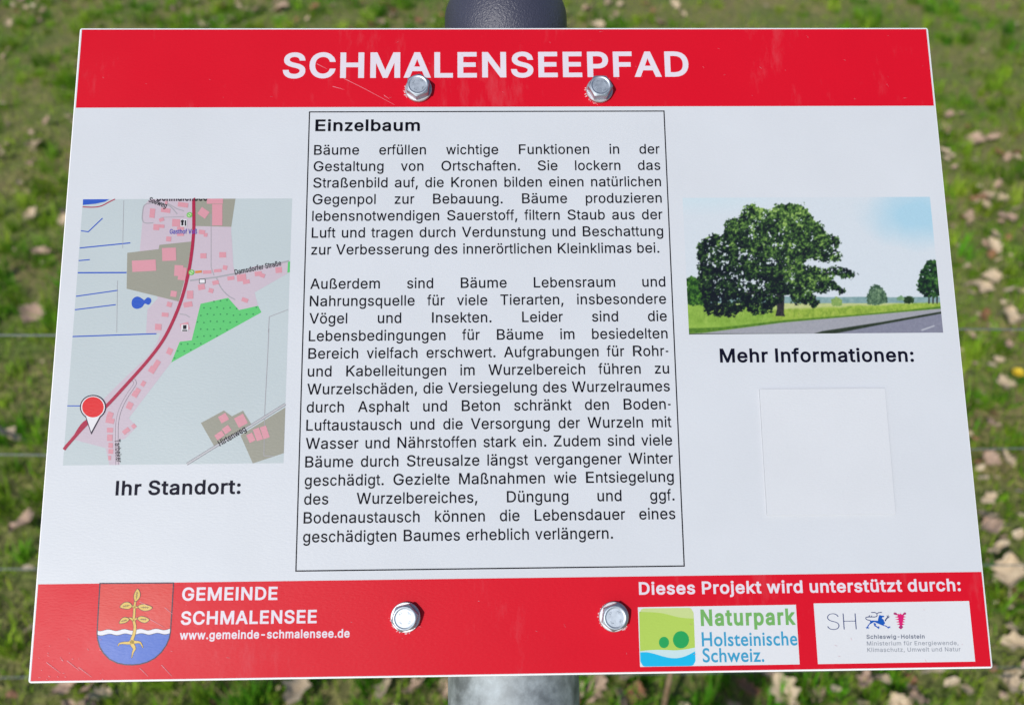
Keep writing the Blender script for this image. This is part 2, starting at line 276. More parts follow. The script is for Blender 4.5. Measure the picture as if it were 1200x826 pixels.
'u': (423, '375,383 375,1 372,0 300,0 298,2 297,44 272,19 232,0 190,-5 152,-1 120,12 91,33 71,60 57,98 53,144 53,381 55,383 130,383 132,381 132,149 137,113 152,88 175,72 177,71 210,66 232,68 255,77 270,89 283,106 293,127 296,159 296,381 297,383'),
'v': (402, '392,383 392,381 241,1 239,0 166,0 14,381 14,383 99,383 183,161 204,97 224,161 307,381 309,383'),
'w': (580, '565,383 565,381 445,1 442,0 372,0 370,1 319,173 295,263 292,268 281,224 215,1 212,0 142,0 140,2 20,383 102,383 180,114 206,217 255,383 330,383 332,382 380,217 400,142 405,119 407,117 434,217 482,383'),
'z': (393, '351,381 351,325 151,72 356,71 356,1 44,0 42,2 42,55 43,57 246,311 244,312 49,312 48,313 48,381 49,383 349,383'),
'y': (402, '392,383 392,381 222,-49 208,-78 194,-99 174,-118 154,-129 149,-131 99,-140 71,-138 46,-132 45,-131 63,-66 64,-65 111,-68 124,-64 133,-56 143,-42 152,-22 162,7 14,381 14,383 99,383 183,161 204,100 224,161 307,381 309,383'),
'ä': (402, '350,293 355,252 355,0 277,0 277,38 276,37 274,36 267,26 227,1 199,-6 169,-9 134,-5 100,5 70,25 49,48 35,78 30,114 34,144 45,169 80,201 84,203 132,221 184,230 259,240 269,244 273,247 276,256 268,290 266,293 244,312 207,319 204,319 164,312 159,310 133,293 114,265 112,263 39,284 38,285 58,324 82,349 109,368 139,379 202,388 249,383 299,364 322,346 339,322;276,177 274,178 269,176 242,170 184,162 147,154 144,153 119,137 113,126 110,109 112,97 118,85 142,68 179,61 209,65 232,73 252,88 264,104 272,121 276,143;173,493 176,476 172,457 162,442 144,431 127,428 107,432 92,442 81,457 77,476 80,493 92,510 107,519 127,522 144,519 161,510;317,493 319,476 316,457 306,442 289,431 269,428 252,431 235,442 225,457 221,476 224,493 236,510 252,519 269,523 289,519 305,510'),
'ö': (428, '394,245 399,190 393,134 376,87 350,50 346,45 311,16 266,-2 216,-8 166,-2 119,18 84,47 58,86 41,134 34,187 40,245 57,294 83,332 123,365 166,382 216,388 268,382 311,365 347,335 351,330 376,294;307,255 293,281 274,301 248,314 246,315 216,319 186,314 159,301 141,281 126,255 117,224 114,190 117,158 126,125 140,100 158,81 186,66 216,62 246,66 249,67 273,79 293,100 307,125 316,158 319,190 316,224;190,494 194,475 190,458 178,441 163,431 146,428 126,431 111,441 99,458 95,475 99,494 111,510 126,519 146,522 163,519 178,510;334,494 338,475 334,458 323,442 308,432 288,428 270,431 253,442 243,458 239,475 243,494 253,509 271,519 288,523 308,519 323,509'),
'ü': (423, '375,383 375,1 372,0 300,0 298,2 297,44 272,19 232,0 190,-5 152,-1 120,12 91,33 71,60 57,98 53,144 53,381 55,383 130,383 132,381 132,149 137,113 152,88 175,72 177,71 210,66 232,68 255,77 270,89 283,106 293,127 296,159 296,381 297,383;188,492 191,475 188,458 177,442 162,432 142,428 123,432 107,441 96,458 93,475 97,494 107,510 125,519 142,523 162,519 178,509;332,492 335,475 332,458 320,442 305,432 285,428 267,431 252,441 239,458 236,475 240,494 250,509 267,519 285,522 305,519 321,509'),
'ß': (454, '345,427 350,389 343,345 326,316 310,294 303,270 306,258 314,246 342,223 377,197 408,159 418,135 421,104 416,72 402,44 379,21 352,6 317,-4 277,-7 214,1 187,11 162,24 192,92 229,73 247,68 274,66 302,68 323,77 326,80 338,92 342,109 339,125 332,138 302,164 266,191 237,223 227,244 223,273 230,307 264,352 272,384 267,410 252,429 232,440 204,443 177,438 159,425 157,422 145,396 140,357 139,0 62,0 60,2 60,357 64,406 78,444 102,476 132,497 167,511 207,516 239,512 272,503 303,485 328,461'),
'.': (201, '156,68 159,49 156,29 144,12 124,-1 104,-4 84,-1 67,10 53,29 50,49 53,68 65,85 84,97 104,101 125,97 144,85'),
',': (201, '158,85 100,-114 97,-115 37,-114 37,-113 69,85 72,86 155,86'),
'-': (466, '355,251 355,183 353,182 116,182 114,183 114,251 116,253 351,253 353,253'),
':': (201, '156,68 159,49 156,29 144,12 124,-1 104,-4 84,-1 67,10 53,29 50,49 53,68 65,85 84,97 104,101 125,97 144,85;156,334 159,314 156,295 144,278 124,265 104,262 84,265 67,276 53,295 50,314 53,334 67,353 84,364 104,367 124,364 144,351'),
}
BOLD = {
'A': (512, '514,1 512,0 510,0 402,0 400,3 350,131 172,131 170,129 121,1 120,0 10,0 8,1 207,509 310,509 312,507;315,223 277,321 260,373 232,292 206,225 206,223'),
'B': (488, '435,403 440,366 436,332 428,308 425,304 393,272 388,267 396,261 421,242 442,216 455,184 460,144 454,108 441,75 437,68 414,43 409,39 374,18 324,4 269,0 61,0 60,1 60,507 61,509 261,509 316,503 359,491 394,467 420,438;352,163 345,179 333,193 316,204 296,211 266,213 169,213 167,211 167,94 169,91 264,91 311,97 336,108 350,124 355,147;331,385 319,401 296,413 259,418 168,417 167,304 169,302 259,302 281,305 299,310 326,332 333,345 336,362'),
'C': (542, '504,381 521,323 519,321 416,321 414,324 392,374 365,399 329,416 289,421 251,416 216,402 187,378 166,348 151,304 145,253 151,203 166,161 189,129 216,106 249,93 289,88 329,93 364,109 392,136 414,184 416,187 521,187 504,128 487,94 436,40 404,20 369,6 329,-4 286,-6 221,1 164,24 158,27 109,65 72,117 50,177 48,182 40,253 48,327 71,387 74,394 107,441 111,445 159,482 219,507 286,515 329,513 369,503 401,490 436,469 486,416'),
'D': (534, '496,329 504,255 496,181 473,121 436,71 431,67 381,31 316,8 241,0 61,0 60,1 60,507 61,509 249,509 319,501 381,479 389,475 432,442 437,438 473,389;394,305 380,345 359,375 329,398 289,413 241,417 168,417 167,94 169,91 234,91 289,97 329,112 359,134 381,165 394,207 399,255'),
'E': (451, '414,508 414,419 411,418 168,417 167,304 169,303 396,302 397,214 396,212 394,212 169,211 167,209 167,94 169,91 171,91 416,91 417,1 414,0 61,0 60,1 60,507 61,509 64,509 411,509'),
'F': (442, '411,507 411,419 409,418 169,418 168,417 167,415 167,297 169,296 386,296 388,295 388,292 388,207 387,205 169,204 167,202 167,1 164,0 61,0 60,1 60,507 61,509 64,509 409,509'),
'G': (552, '506,381 521,322 416,322 390,371 364,398 329,415 286,421 249,416 216,402 186,379 166,348 151,304 145,253 151,203 166,161 189,129 216,106 251,93 289,88 326,92 356,103 379,118 398,143 410,170 412,182 411,183 409,184 284,184 283,187 283,274 284,275 519,275 520,274 520,203 512,145 490,94 454,51 411,22 404,18 351,0 289,-6 221,1 161,25 156,28 109,66 72,117 49,177 47,184 40,253 48,330 71,391 106,441 111,446 159,483 216,507 284,515 329,512 369,503 403,489 436,468 487,415'),
'H': (549, '499,508 499,1 496,0 394,0 392,1 391,214 169,214 168,214 167,211 167,1 164,0 61,0 60,1 60,507 61,509 166,508 167,308 169,306 391,306 392,507 394,509 396,509 496,509'),
'I': (217, '167,507 167,1 164,0 61,0 60,1 60,507 61,509 64,509 164,509 166,508'),
'J': (428, '378,508 378,152 374,108 358,69 332,38 327,34 294,13 254,-1 204,-6 159,-1 117,13 81,36 56,66 53,71 38,108 33,152 34,198 139,199 140,154 145,124 145,122 159,101 179,90 207,85 232,90 253,101 267,122 272,154 272,508 274,509 374,509 377,509'),
'K': (499, '504,504 504,502 485,477 292,285 292,283 487,31 505,4 501,2 471,0 384,0 381,1 219,212 216,214 167,165 167,1 164,0 61,0 60,1 60,507 61,509 166,508 167,304 167,302 169,301 180,313 376,509 469,509 502,505'),
'L': (425, '403,89 403,4 403,1 401,0 64,0 61,0 60,1 60,507 61,509 164,509 166,508 167,507 167,94 169,91 401,91'),
'M': (660, '610,507 610,1 609,0 506,0 504,1 504,300 503,295 501,294 378,1 376,0 294,0 292,1 166,294 164,292 164,288 164,1 161,0 61,0 60,1 60,507 61,509 184,509 186,509 188,507 317,200 334,156 336,152 354,200 482,507 484,509 486,509 606,509 609,509'),
'N': (555, '505,507 505,1 504,0 501,0 396,0 206,276 166,337 166,334 167,302 167,1 164,0 61,0 60,1 60,507 61,509 169,508 396,177 398,177 399,174 399,507 401,509 501,509 504,509'),
'O': (565, '527,330 535,253 528,184 526,177 504,117 467,66 419,28 414,25 359,3 351,1 289,-6 220,2 159,27 114,62 109,66 72,117 49,180 40,251 48,327 71,389 74,394 110,443 161,484 221,508 289,515 356,507 414,484 419,481 464,445 468,441 504,391;425,307 409,350 387,381 359,403 326,416 289,421 249,416 216,403 189,380 165,346 151,304 145,256 151,201 165,161 189,129 216,106 251,93 289,88 326,93 359,106 387,129 409,159 425,203 430,253'),
'P': (477, '445,387 451,341 445,295 430,255 402,221 364,194 314,177 256,172 169,172 167,170 167,1 164,0 61,0 60,1 60,507 61,509 256,509 316,503 363,486 401,460 429,426;342,364 335,382 324,396 307,408 286,414 251,418 168,417 167,265 169,262 254,262 286,266 309,274 324,285 335,299 342,318 344,341'),
'R': (481, '446,389 451,345 447,304 445,297 430,262 403,228 367,205 365,202 467,29 483,1 481,1 449,0 361,0 256,181 254,183 169,183 167,181 167,179 167,1 164,0 61,0 60,1 60,507 61,509 256,509 314,504 319,503 364,488 402,463 430,429;342,366 336,385 324,399 309,408 286,415 254,417 168,417 167,276 169,274 254,274 286,277 311,285 326,294 336,306 342,322 345,343'),
'S': (479, '435,409 447,351 444,349 344,349 342,351 328,390 311,406 282,419 247,424 217,421 197,415 180,406 168,395 159,381 157,367 160,353 167,342 199,322 239,309 292,295 342,281 394,254 432,215 435,210 446,182 450,148 444,106 424,67 397,38 392,34 352,12 302,-4 244,-8 189,-3 142,9 99,33 67,65 48,99 46,106 34,164 34,165 139,165 142,164 152,127 161,113 174,102 194,92 247,84 274,87 297,92 319,104 334,118 342,132 346,148 343,162 337,171 307,191 259,206 199,221 142,241 96,270 90,275 61,314 52,362 59,406 80,446 109,474 152,498 197,510 244,515 297,511 344,498 384,475 415,446'),
'T': (481, '459,507 458,418 300,417 299,1 296,0 196,0 193,1 192,417 33,418 32,419 32,507 33,509 36,509 456,509 458,508'),
'U': (549, '499,509 499,179 492,128 471,82 438,45 396,18 391,15 341,-1 279,-7 221,-2 164,17 124,43 119,47 88,84 66,130 60,179 60,507 61,509 164,509 166,507 166,186 169,158 181,132 196,114 216,100 246,90 279,87 314,90 343,100 363,114 379,132 390,158 393,186 393,507 394,509'),
'V': (512, '513,507 314,1 312,0 212,0 210,1 8,507 10,509 120,508 244,188 260,140 262,136 280,188 400,507 402,509 405,509 510,509 512,509'),
'W': (718, '718,507 567,1 565,0 462,0 460,1 365,327 362,325 267,1 265,0 162,0 160,1 10,507 12,509 117,509 120,507 212,174 215,170 310,507 312,509 415,509 417,508 503,207 512,170 515,173 607,508 610,509 715,509 717,508'),
'Z': (470, '439,508 439,440 208,128 181,94 181,92 184,91 439,91 441,89 441,1 439,0 44,0 42,1 42,4 42,68 300,417 41,418 40,419 40,507 41,509 436,509'),
'a': (421, '374,293 379,252 379,1 376,0 279,0 277,2 276,21 246,3 241,2 214,-5 179,-8 144,-4 109,5 104,8 74,26 51,51 35,83 30,118 30,122 35,152 45,175 47,180 89,215 139,233 196,242 266,251 274,253 276,256 269,284 252,298 249,299 216,305 179,299 155,284 131,252 129,250 34,276 32,277 61,328 86,353 114,372 149,385 214,393 264,389 316,369 341,350 362,323;276,164 274,166 226,159 199,155 164,148 141,135 139,132 136,127 134,115 136,104 139,99 159,86 191,81 219,84 239,91 254,102 266,115 273,132 276,148'),
'b': (456, '426,253 432,193 427,139 411,91 384,49 347,19 302,-1 252,-7 214,-4 187,5 180,8 154,25 154,3 154,1 152,0 54,0 53,3 53,507 54,509 155,509 156,507 156,366 157,365 184,382 214,390 249,394 299,388 342,371 349,366 380,340 384,336 410,299;318,253 304,276 289,290 267,301 242,305 214,300 194,292 178,276 166,255 158,227 155,195 158,163 166,132 177,112 195,96 217,85 242,82 267,85 287,96 304,112 317,135 325,163 328,195 325,225'),
'c': (428, '412,264 411,262 313,239 293,276 278,291 255,301 228,305 200,301 180,291 162,273 149,250 141,223 138,193 141,163 148,137 162,114 178,97 200,85 228,82 258,86 278,96 295,113 313,150 413,126 413,126 380,61 343,26 337,22 291,1 285,-1 228,-7 175,-1 130,16 125,19 87,49 59,89 41,137 34,190 40,248 58,296 84,333 90,340 128,369 175,388 225,393 288,386 338,364 375,331 380,324'),
'd': (456, '414,507 414,1 413,0 315,0 313,1 313,26 285,7 280,5 253,-4 218,-7 165,-1 122,17 85,47 82,52 57,89 40,137 34,195 39,248 57,299 82,336 88,342 123,370 165,387 215,393 253,390 283,382 310,362 311,507 313,509 413,509;301,255 289,276 273,290 250,301 225,305 200,301 178,290 162,276 148,253 141,225 138,195 141,163 150,135 161,114 180,96 200,85 225,82 250,85 272,96 288,111 300,132 309,163 312,195 309,227'),
'e': (436, '398,285 410,243 413,197 413,158 410,156 142,156 142,151 150,126 164,107 183,93 205,85 233,82 268,87 290,101 318,138 413,118 415,116 414,114 392,68 372,42 345,22 313,6 308,4 273,-4 230,-7 178,-1 130,16 125,19 87,49 59,89 41,137 34,193 39,246 56,294 59,299 86,336 123,366 173,387 223,393 260,391 293,384 325,370 355,348 380,320;300,259 288,278 270,294 253,301 225,305 200,302 178,291 160,276 149,259 143,243 303,243 304,243 304,246'),
'f': (286, '290,514 262,429 260,428 232,436 215,437 200,435 192,431 190,429 186,422 184,405 184,392 185,389 267,389 270,388 270,304 267,302 184,302 184,1 182,0 82,0 81,1 81,302 7,302 6,304 6,387 7,389 10,389 80,389 81,419 84,449 97,475 102,482 120,500 147,517 177,525 207,528 247,525'),
'g': (457, '414,388 414,10 408,-37 389,-74 361,-101 355,-106 320,-124 275,-136 228,-139 185,-136 148,-128 115,-115 87,-94 41,-39 43,-37 125,6 128,5 158,-27 185,-44 203,-49 228,-51 263,-47 289,-34 305,-16 311,14 311,33 310,35 282,17 255,9 213,5 170,9 163,12 123,28 85,56 57,95 39,144 34,197 39,247 40,254 58,300 85,339 119,368 125,371 168,387 215,393 253,391 283,381 313,362 313,386 313,388 315,389;302,254 290,275 273,291 250,301 225,305 200,301 178,291 163,276 150,254 141,227 138,197 141,167 149,141 160,122 163,119 178,106 200,96 225,94 250,96 273,105 290,120 302,139 309,167 312,197 309,229'),
'h': (442, '394,288 399,241 399,1 397,0 299,0 296,1 296,235 291,267 277,288 259,299 229,304 209,301 192,295 177,285 166,272 159,253 156,228 156,1 154,0 54,0 53,1 53,507 54,509 152,509 154,509 156,507 156,369 157,366 164,372 202,388 247,393 289,389 322,379 329,375 355,357 359,353 381,325'),
'i': (199, '156,387 156,1 155,0 152,0 55,0 53,1 53,4 53,387 55,389 57,389 152,389 155,389;164,486 168,465 164,445 150,426 127,413 105,409 80,414 60,426 45,445 41,465 46,489 60,506 80,519 105,523 130,518 150,506 162,491'),
'j': (199, '156,387 156,-8 152,-45 141,-73 124,-96 119,-101 96,-117 61,-128 26,-132 -9,-132 -10,-131 -10,-43 -9,-42 21,-42 39,-38 45,-34 51,-25 53,-6 53,387 54,389 154,389;164,486 168,465 163,444 150,426 129,413 104,409 81,413 59,426 46,444 41,465 46,488 60,507 81,519 104,523 129,519 149,507 161,491'),
'k': (413, '417,382 397,357 250,218 251,216 410,31 428,4 394,0 304,1 174,153 172,154 157,142 156,140 156,1 154,0 54,0 53,1 53,507 54,509 152,509 154,509 156,507 156,260 157,257 297,389 382,389 414,384'),
'l': (199, '156,507 156,1 154,0 54,0 53,1 53,507 54,509 57,509 152,509 154,509'),
'm': (642, '594,299 599,255 599,4 599,1 597,0 499,0 496,1 496,251 492,276 490,281 479,294 462,302 439,305 422,303 407,298 384,277 380,265 377,246 377,1 374,0 277,0 274,1 274,260 270,278 259,292 242,302 219,305 202,303 189,298 177,290 165,276 159,260 156,237 156,1 154,0 54,0 53,1 53,387 54,389 152,389 154,387 154,366 160,371 184,384 212,393 242,395 282,390 289,387 322,367 339,346 346,352 389,381 397,385 424,392 457,395 492,392 527,381 557,361 581,332'),
'n': (442, '394,288 399,241 399,1 397,0 299,0 296,1 296,235 291,267 277,288 259,299 229,304 209,301 192,295 177,285 166,272 159,253 156,228 156,1 154,0 54,0 53,1 53,387 54,389 152,389 154,387 154,364 163,371 199,387 204,389 247,393 292,389 327,377 358,355 381,325'),
'o': (447, '417,250 423,193 418,140 416,135 398,89 372,52 368,47 330,17 285,0 278,-2 228,-7 175,-1 130,16 125,19 87,49 59,89 41,137 34,190 40,248 58,296 84,333 90,340 128,369 175,388 228,394 283,387 328,370 335,366 371,336 399,296;308,250 295,273 279,290 255,301 228,305 200,301 178,290 162,273 149,250 141,223 138,193 141,163 149,135 162,114 180,96 203,85 228,82 255,85 278,96 295,113 308,135 316,163 319,193 316,223'),
'p': (456, '426,253 432,195 427,139 410,89 382,47 344,17 304,0 297,-2 252,-7 214,-4 187,5 182,7 157,25 156,24 156,-131 154,-132 54,-132 53,-131 53,387 54,389 152,389 154,387 154,361 182,381 214,390 252,393 302,387 344,370 382,339 410,299;318,253 304,276 289,290 267,301 242,305 214,300 194,292 178,276 166,255 158,227 155,195 158,163 166,132 177,112 195,96 217,85 242,82 267,85 287,96 304,112 317,135 325,163 328,195 325,225'),
'q': (456, '414,387 414,-131 413,-132 410,-132 313,-132 311,-131 311,-128 310,25 285,7 280,5 253,-4 215,-7 165,-1 123,17 118,20 83,49 58,86 40,137 34,195 40,250 57,299 83,338 120,368 164,387 215,393 253,390 283,382 313,361 313,387 314,389 413,389;301,255 289,276 273,290 250,301 225,305 200,301 178,290 162,276 148,253 141,225 138,195 141,163 150,135 161,114 180,96 200,85 225,82 250,85 272,96 288,111 300,132 309,163 312,195 309,227'),
'r': (291, '285,392 285,295 229,301 207,298 190,292 166,272 159,258 156,237 156,1 154,0 54,0 53,1 53,387 54,389 57,389 152,389 154,387 154,370 164,376 194,389 199,390 234,394 282,394 284,393'),
's': (397, '375,276 373,273 277,253 262,283 250,296 232,304 207,307 182,304 165,296 155,287 152,276 153,266 157,261 160,258 172,252 200,244 257,231 307,215 342,191 363,163 366,156 373,119 367,84 350,52 325,27 287,6 247,-4 202,-7 162,-4 125,4 92,21 67,42 47,70 31,119 32,121 127,141 143,105 157,91 177,83 202,81 232,85 252,93 264,105 267,116 266,123 261,130 247,138 227,144 165,158 115,174 79,197 57,227 54,234 47,271 52,306 69,338 95,362 127,379 167,391 207,394 245,391 282,381 312,366 336,345'),
't': (259, '246,388 245,302 170,302 168,300 168,111 170,95 173,90 177,87 192,85 205,86 237,91 240,90 258,7 217,-2 190,-4 140,3 102,22 98,25 75,58 73,62 65,104 65,300 62,302 7,302 6,388 7,389 62,389 65,390 65,471 65,473 67,474 167,474 168,390 170,389 245,389'),
'u': (442, '399,387 399,1 397,0 299,0 298,1 298,22 297,25 287,18 249,1 204,-5 162,0 124,13 94,35 72,64 58,103 53,147 53,387 54,389 57,389 152,389 154,389 156,387 156,154 160,124 173,103 192,90 222,85 244,88 259,94 272,103 286,119 293,138 296,163 296,387 297,389 397,389'),
'v': (421, '422,387 262,1 261,0 258,0 171,0 168,3 8,388 11,389 116,389 118,389 120,387 216,141 226,170 311,388 313,389 418,389 421,389'),
'w': (599, '594,387 466,1 464,0 374,0 373,1 320,172 307,218 304,223 236,1 234,0 147,0 144,0 143,1 16,387 17,388 122,389 124,387 189,171 192,168 207,223 257,388 259,389 349,389 352,389 354,387 403,223 417,173 419,169 484,387 487,389 589,389 592,389'),
'z': (412, '375,387 375,320 374,318 187,91 188,91 378,91 381,89 381,1 378,0 43,0 42,1 42,68 233,297 231,298 48,299 48,388 51,389 371,389 373,389'),
'y': (421, '422,387 245,-40 231,-68 216,-90 193,-110 171,-123 163,-125 111,-134 83,-132 43,-124 43,-121 66,-40 68,-39 121,-43 128,-41 135,-36 144,-24 153,-6 161,17 8,388 11,389 116,389 118,389 120,387 216,142 226,170 311,388 313,389 418,389 421,388'),
'ä': (421, '374,293 379,252 379,1 376,0 279,0 277,2 276,21 246,3 241,2 214,-5 179,-8 144,-4 109,5 104,8 74,26 51,51 35,83 30,118 30,122 35,152 45,175 47,180 89,215 139,233 196,242 266,251 274,253 276,256 269,284 252,298 249,299 216,305 179,299 155,284 131,252 129,250 34,276 32,277 61,328 86,353 114,372 149,385 214,393 264,389 316,369 341,350 362,323;276,164 274,166 226,159 199,155 164,148 141,135 139,132 136,127 134,115 136,104 139,99 159,86 191,81 219,84 239,91 254,102 266,115 273,132 276,148;196,485 200,464 195,443 181,426 161,413 139,409 114,414 94,427 81,446 77,466 81,487 95,506 116,518 139,522 163,517 182,506 194,491;340,485 343,464 341,448 339,443 326,427 305,413 281,409 259,414 239,426 227,441 225,446 221,466 225,487 239,506 259,518 281,522 306,518 326,506 337,492'),
'ö': (447, '417,250 423,193 418,140 416,135 398,89 372,52 368,47 330,17 285,0 278,-2 228,-7 175,-1 130,16 125,19 87,49 59,89 41,137 34,190 40,248 58,296 84,333 90,340 128,369 175,388 228,394 283,387 328,370 335,366 371,336 399,296;308,250 295,273 279,290 255,301 228,305 200,301 178,290 162,273 149,250 141,223 138,193 141,163 149,135 162,114 180,96 203,85 228,82 255,85 278,96 295,113 308,135 316,163 319,193 316,223;214,486 218,465 213,444 200,426 180,414 158,409 133,414 113,426 100,444 95,465 100,488 114,507 133,518 158,522 180,518 200,506 212,490;358,486 362,465 357,444 344,426 323,413 300,409 278,413 257,426 244,444 239,465 244,488 258,507 278,518 300,522 325,517 343,507 355,491'),
'ü': (442, '399,387 399,1 397,0 299,0 298,1 298,22 297,25 287,18 249,1 204,-5 162,0 124,13 94,35 72,64 58,103 53,147 53,387 54,389 57,389 152,389 154,389 156,387 156,154 160,124 173,103 192,90 222,85 244,88 259,94 272,103 286,119 293,138 296,163 296,387 297,389 397,389;211,486 215,465 211,445 198,426 177,413 154,409 132,413 110,426 97,445 93,465 98,489 107,502 111,507 132,518 154,522 179,517 194,509 199,505;355,486 359,465 355,445 341,426 322,414 299,409 274,413 254,426 240,445 236,465 241,489 254,506 274,518 299,522 322,517 337,509 342,505 353,491'),
'ß': (473, '368,424 374,383 366,339 348,307 333,288 328,270 329,263 336,253 361,233 397,207 428,173 432,166 442,143 445,110 440,78 425,48 402,25 396,21 369,7 331,-3 289,-6 224,1 194,11 166,25 165,25 164,23 164,2 161,0 61,0 60,2 60,355 64,401 80,443 104,473 137,496 176,510 219,515 254,511 286,503 321,485 350,459;267,399 256,413 241,420 219,424 194,420 191,418 179,408 168,387 164,350 164,53 164,48 166,47 196,112 199,114 246,91 264,87 286,85 311,87 329,94 339,104 341,117 340,126 334,136 307,159 269,186 238,219 226,244 223,272 231,307 234,313 266,355 272,378'),
'.': (220, '179,78 183,58 179,35 164,14 141,0 116,-4 91,0 69,14 54,35 50,58 54,81 69,100 91,114 116,119 141,114 164,101 176,85'),
',': (220, '185,104 121,-109 119,-110 37,-110 35,-109 35,-106 71,104'),
'-': (485, '379,263 379,175 378,174 118,174 115,174 114,175 114,263 115,264 375,264 378,264'),
':': (220, '179,78 183,58 179,35 164,14 141,0 116,-4 91,0 69,14 54,35 50,58 54,81 69,100 91,114 116,119 141,114 164,101 176,85;179,332 183,312 179,289 164,268 141,254 116,250 91,254 69,268 54,289 50,312 54,335 69,356 91,369 116,373 141,369 164,355 176,339'),
}
HEAVY = {
'N': (569, '523,508 523,0 400,0 185,303 185,3 184,0 60,0 60,508 180,509 183,508 398,206 399,208 399,508 400,509 520,509'),
'a': (435, '392,294 397,252 397,1 395,0 280,0 277,1 277,10 275,13 255,3 228,-4 188,-8 150,-4 113,6 82,24 76,28 53,53 37,82 35,88 30,120 30,126 35,158 45,181 49,187 93,223 145,241 203,250 273,258 274,261 270,279 256,290 225,296 190,289 170,277 143,241 30,270 28,272 61,328 64,332 88,355 120,376 155,388 223,397 275,392 330,372 358,352 379,326;276,158 275,159 273,159 235,153 210,151 175,144 155,132 154,129 152,120 153,113 156,109 173,99 200,94 225,97 243,103 257,113 267,124 273,138'),
't': (273, '264,393 264,294 261,293 186,292 186,115 188,102 191,100 201,99 211,99 254,106 256,104 278,10 276,8 224,-3 196,-4 146,3 109,21 101,26 97,30 76,59 73,66 65,109 65,292 9,293 6,293 6,393 64,393 65,395 65,473 66,475 69,475 184,475 186,473 186,393'),
'u': (456, '417,392 416,0 298,0 298,14 296,16 261,1 211,-4 168,0 128,14 97,36 74,65 70,72 57,108 53,150 53,392 56,393 171,393 174,392 174,159 178,130 190,112 204,103 231,99 251,101 263,106 276,114 287,128 294,143 296,166 296,392 298,393 416,393'),
'r': (305, '303,396 302,284 301,284 256,290 238,291 218,289 203,284 183,266 177,255 174,237 174,0 53,0 53,392 56,393 171,393 172,392 172,383 173,381 203,393 238,398 301,397'),
'p': (470, '443,255 445,248 450,197 444,141 428,92 398,49 358,18 316,0 308,-2 261,-7 223,-4 191,6 176,15 174,13 174,11 174,-128 53,-128 53,392 56,393 171,393 172,391 172,378 173,375 188,385 223,394 261,397 308,392 316,390 358,373 398,341 428,300;318,250 306,271 291,284 273,292 251,295 228,292 208,284 194,271 183,253 176,228 173,197 176,165 183,139 193,122 211,106 228,98 251,96 273,98 291,108 307,123 318,141 325,165 328,194 325,226'),
'k': (427, '442,385 411,347 272,220 272,217 426,43 453,5 403,0 310,0 181,146 174,141 174,139 174,0 53,0 53,508 171,509 174,508 174,282 174,280 176,278 301,392 391,393 441,386'),
}
THIN = {
'S': (447, '357,421 359,411 357,409 332,409 325,432 322,437 294,468 254,488 207,496 172,493 139,482 114,466 94,443 81,416 77,386 82,354 98,327 142,294 187,277 239,261 284,246 327,221 359,182 367,159 370,130 365,92 350,59 329,33 297,11 257,-4 204,-10 157,-5 117,8 84,29 61,57 46,89 42,105 44,107 69,106 74,89 89,62 114,38 142,23 207,12 242,16 272,24 304,43 324,65 338,92 340,97 346,130 341,159 329,184 324,189 287,219 232,239 172,257 119,278 80,308 59,340 52,381 57,419 72,452 94,477 127,499 164,511 209,516 252,512 289,499 319,478 341,454'),
'H': (517, '419,507 419,1 416,0 394,0 392,2 392,231 390,239 384,247 379,250 374,251 106,251 99,249 93,245 89,239 87,231 87,2 84,0 61,0 60,2 60,507 61,509 84,509 86,508 87,507 87,291 89,283 93,277 99,273 106,271 374,271 379,272 384,275 390,283 392,291 392,507 394,509 416,509'),
}
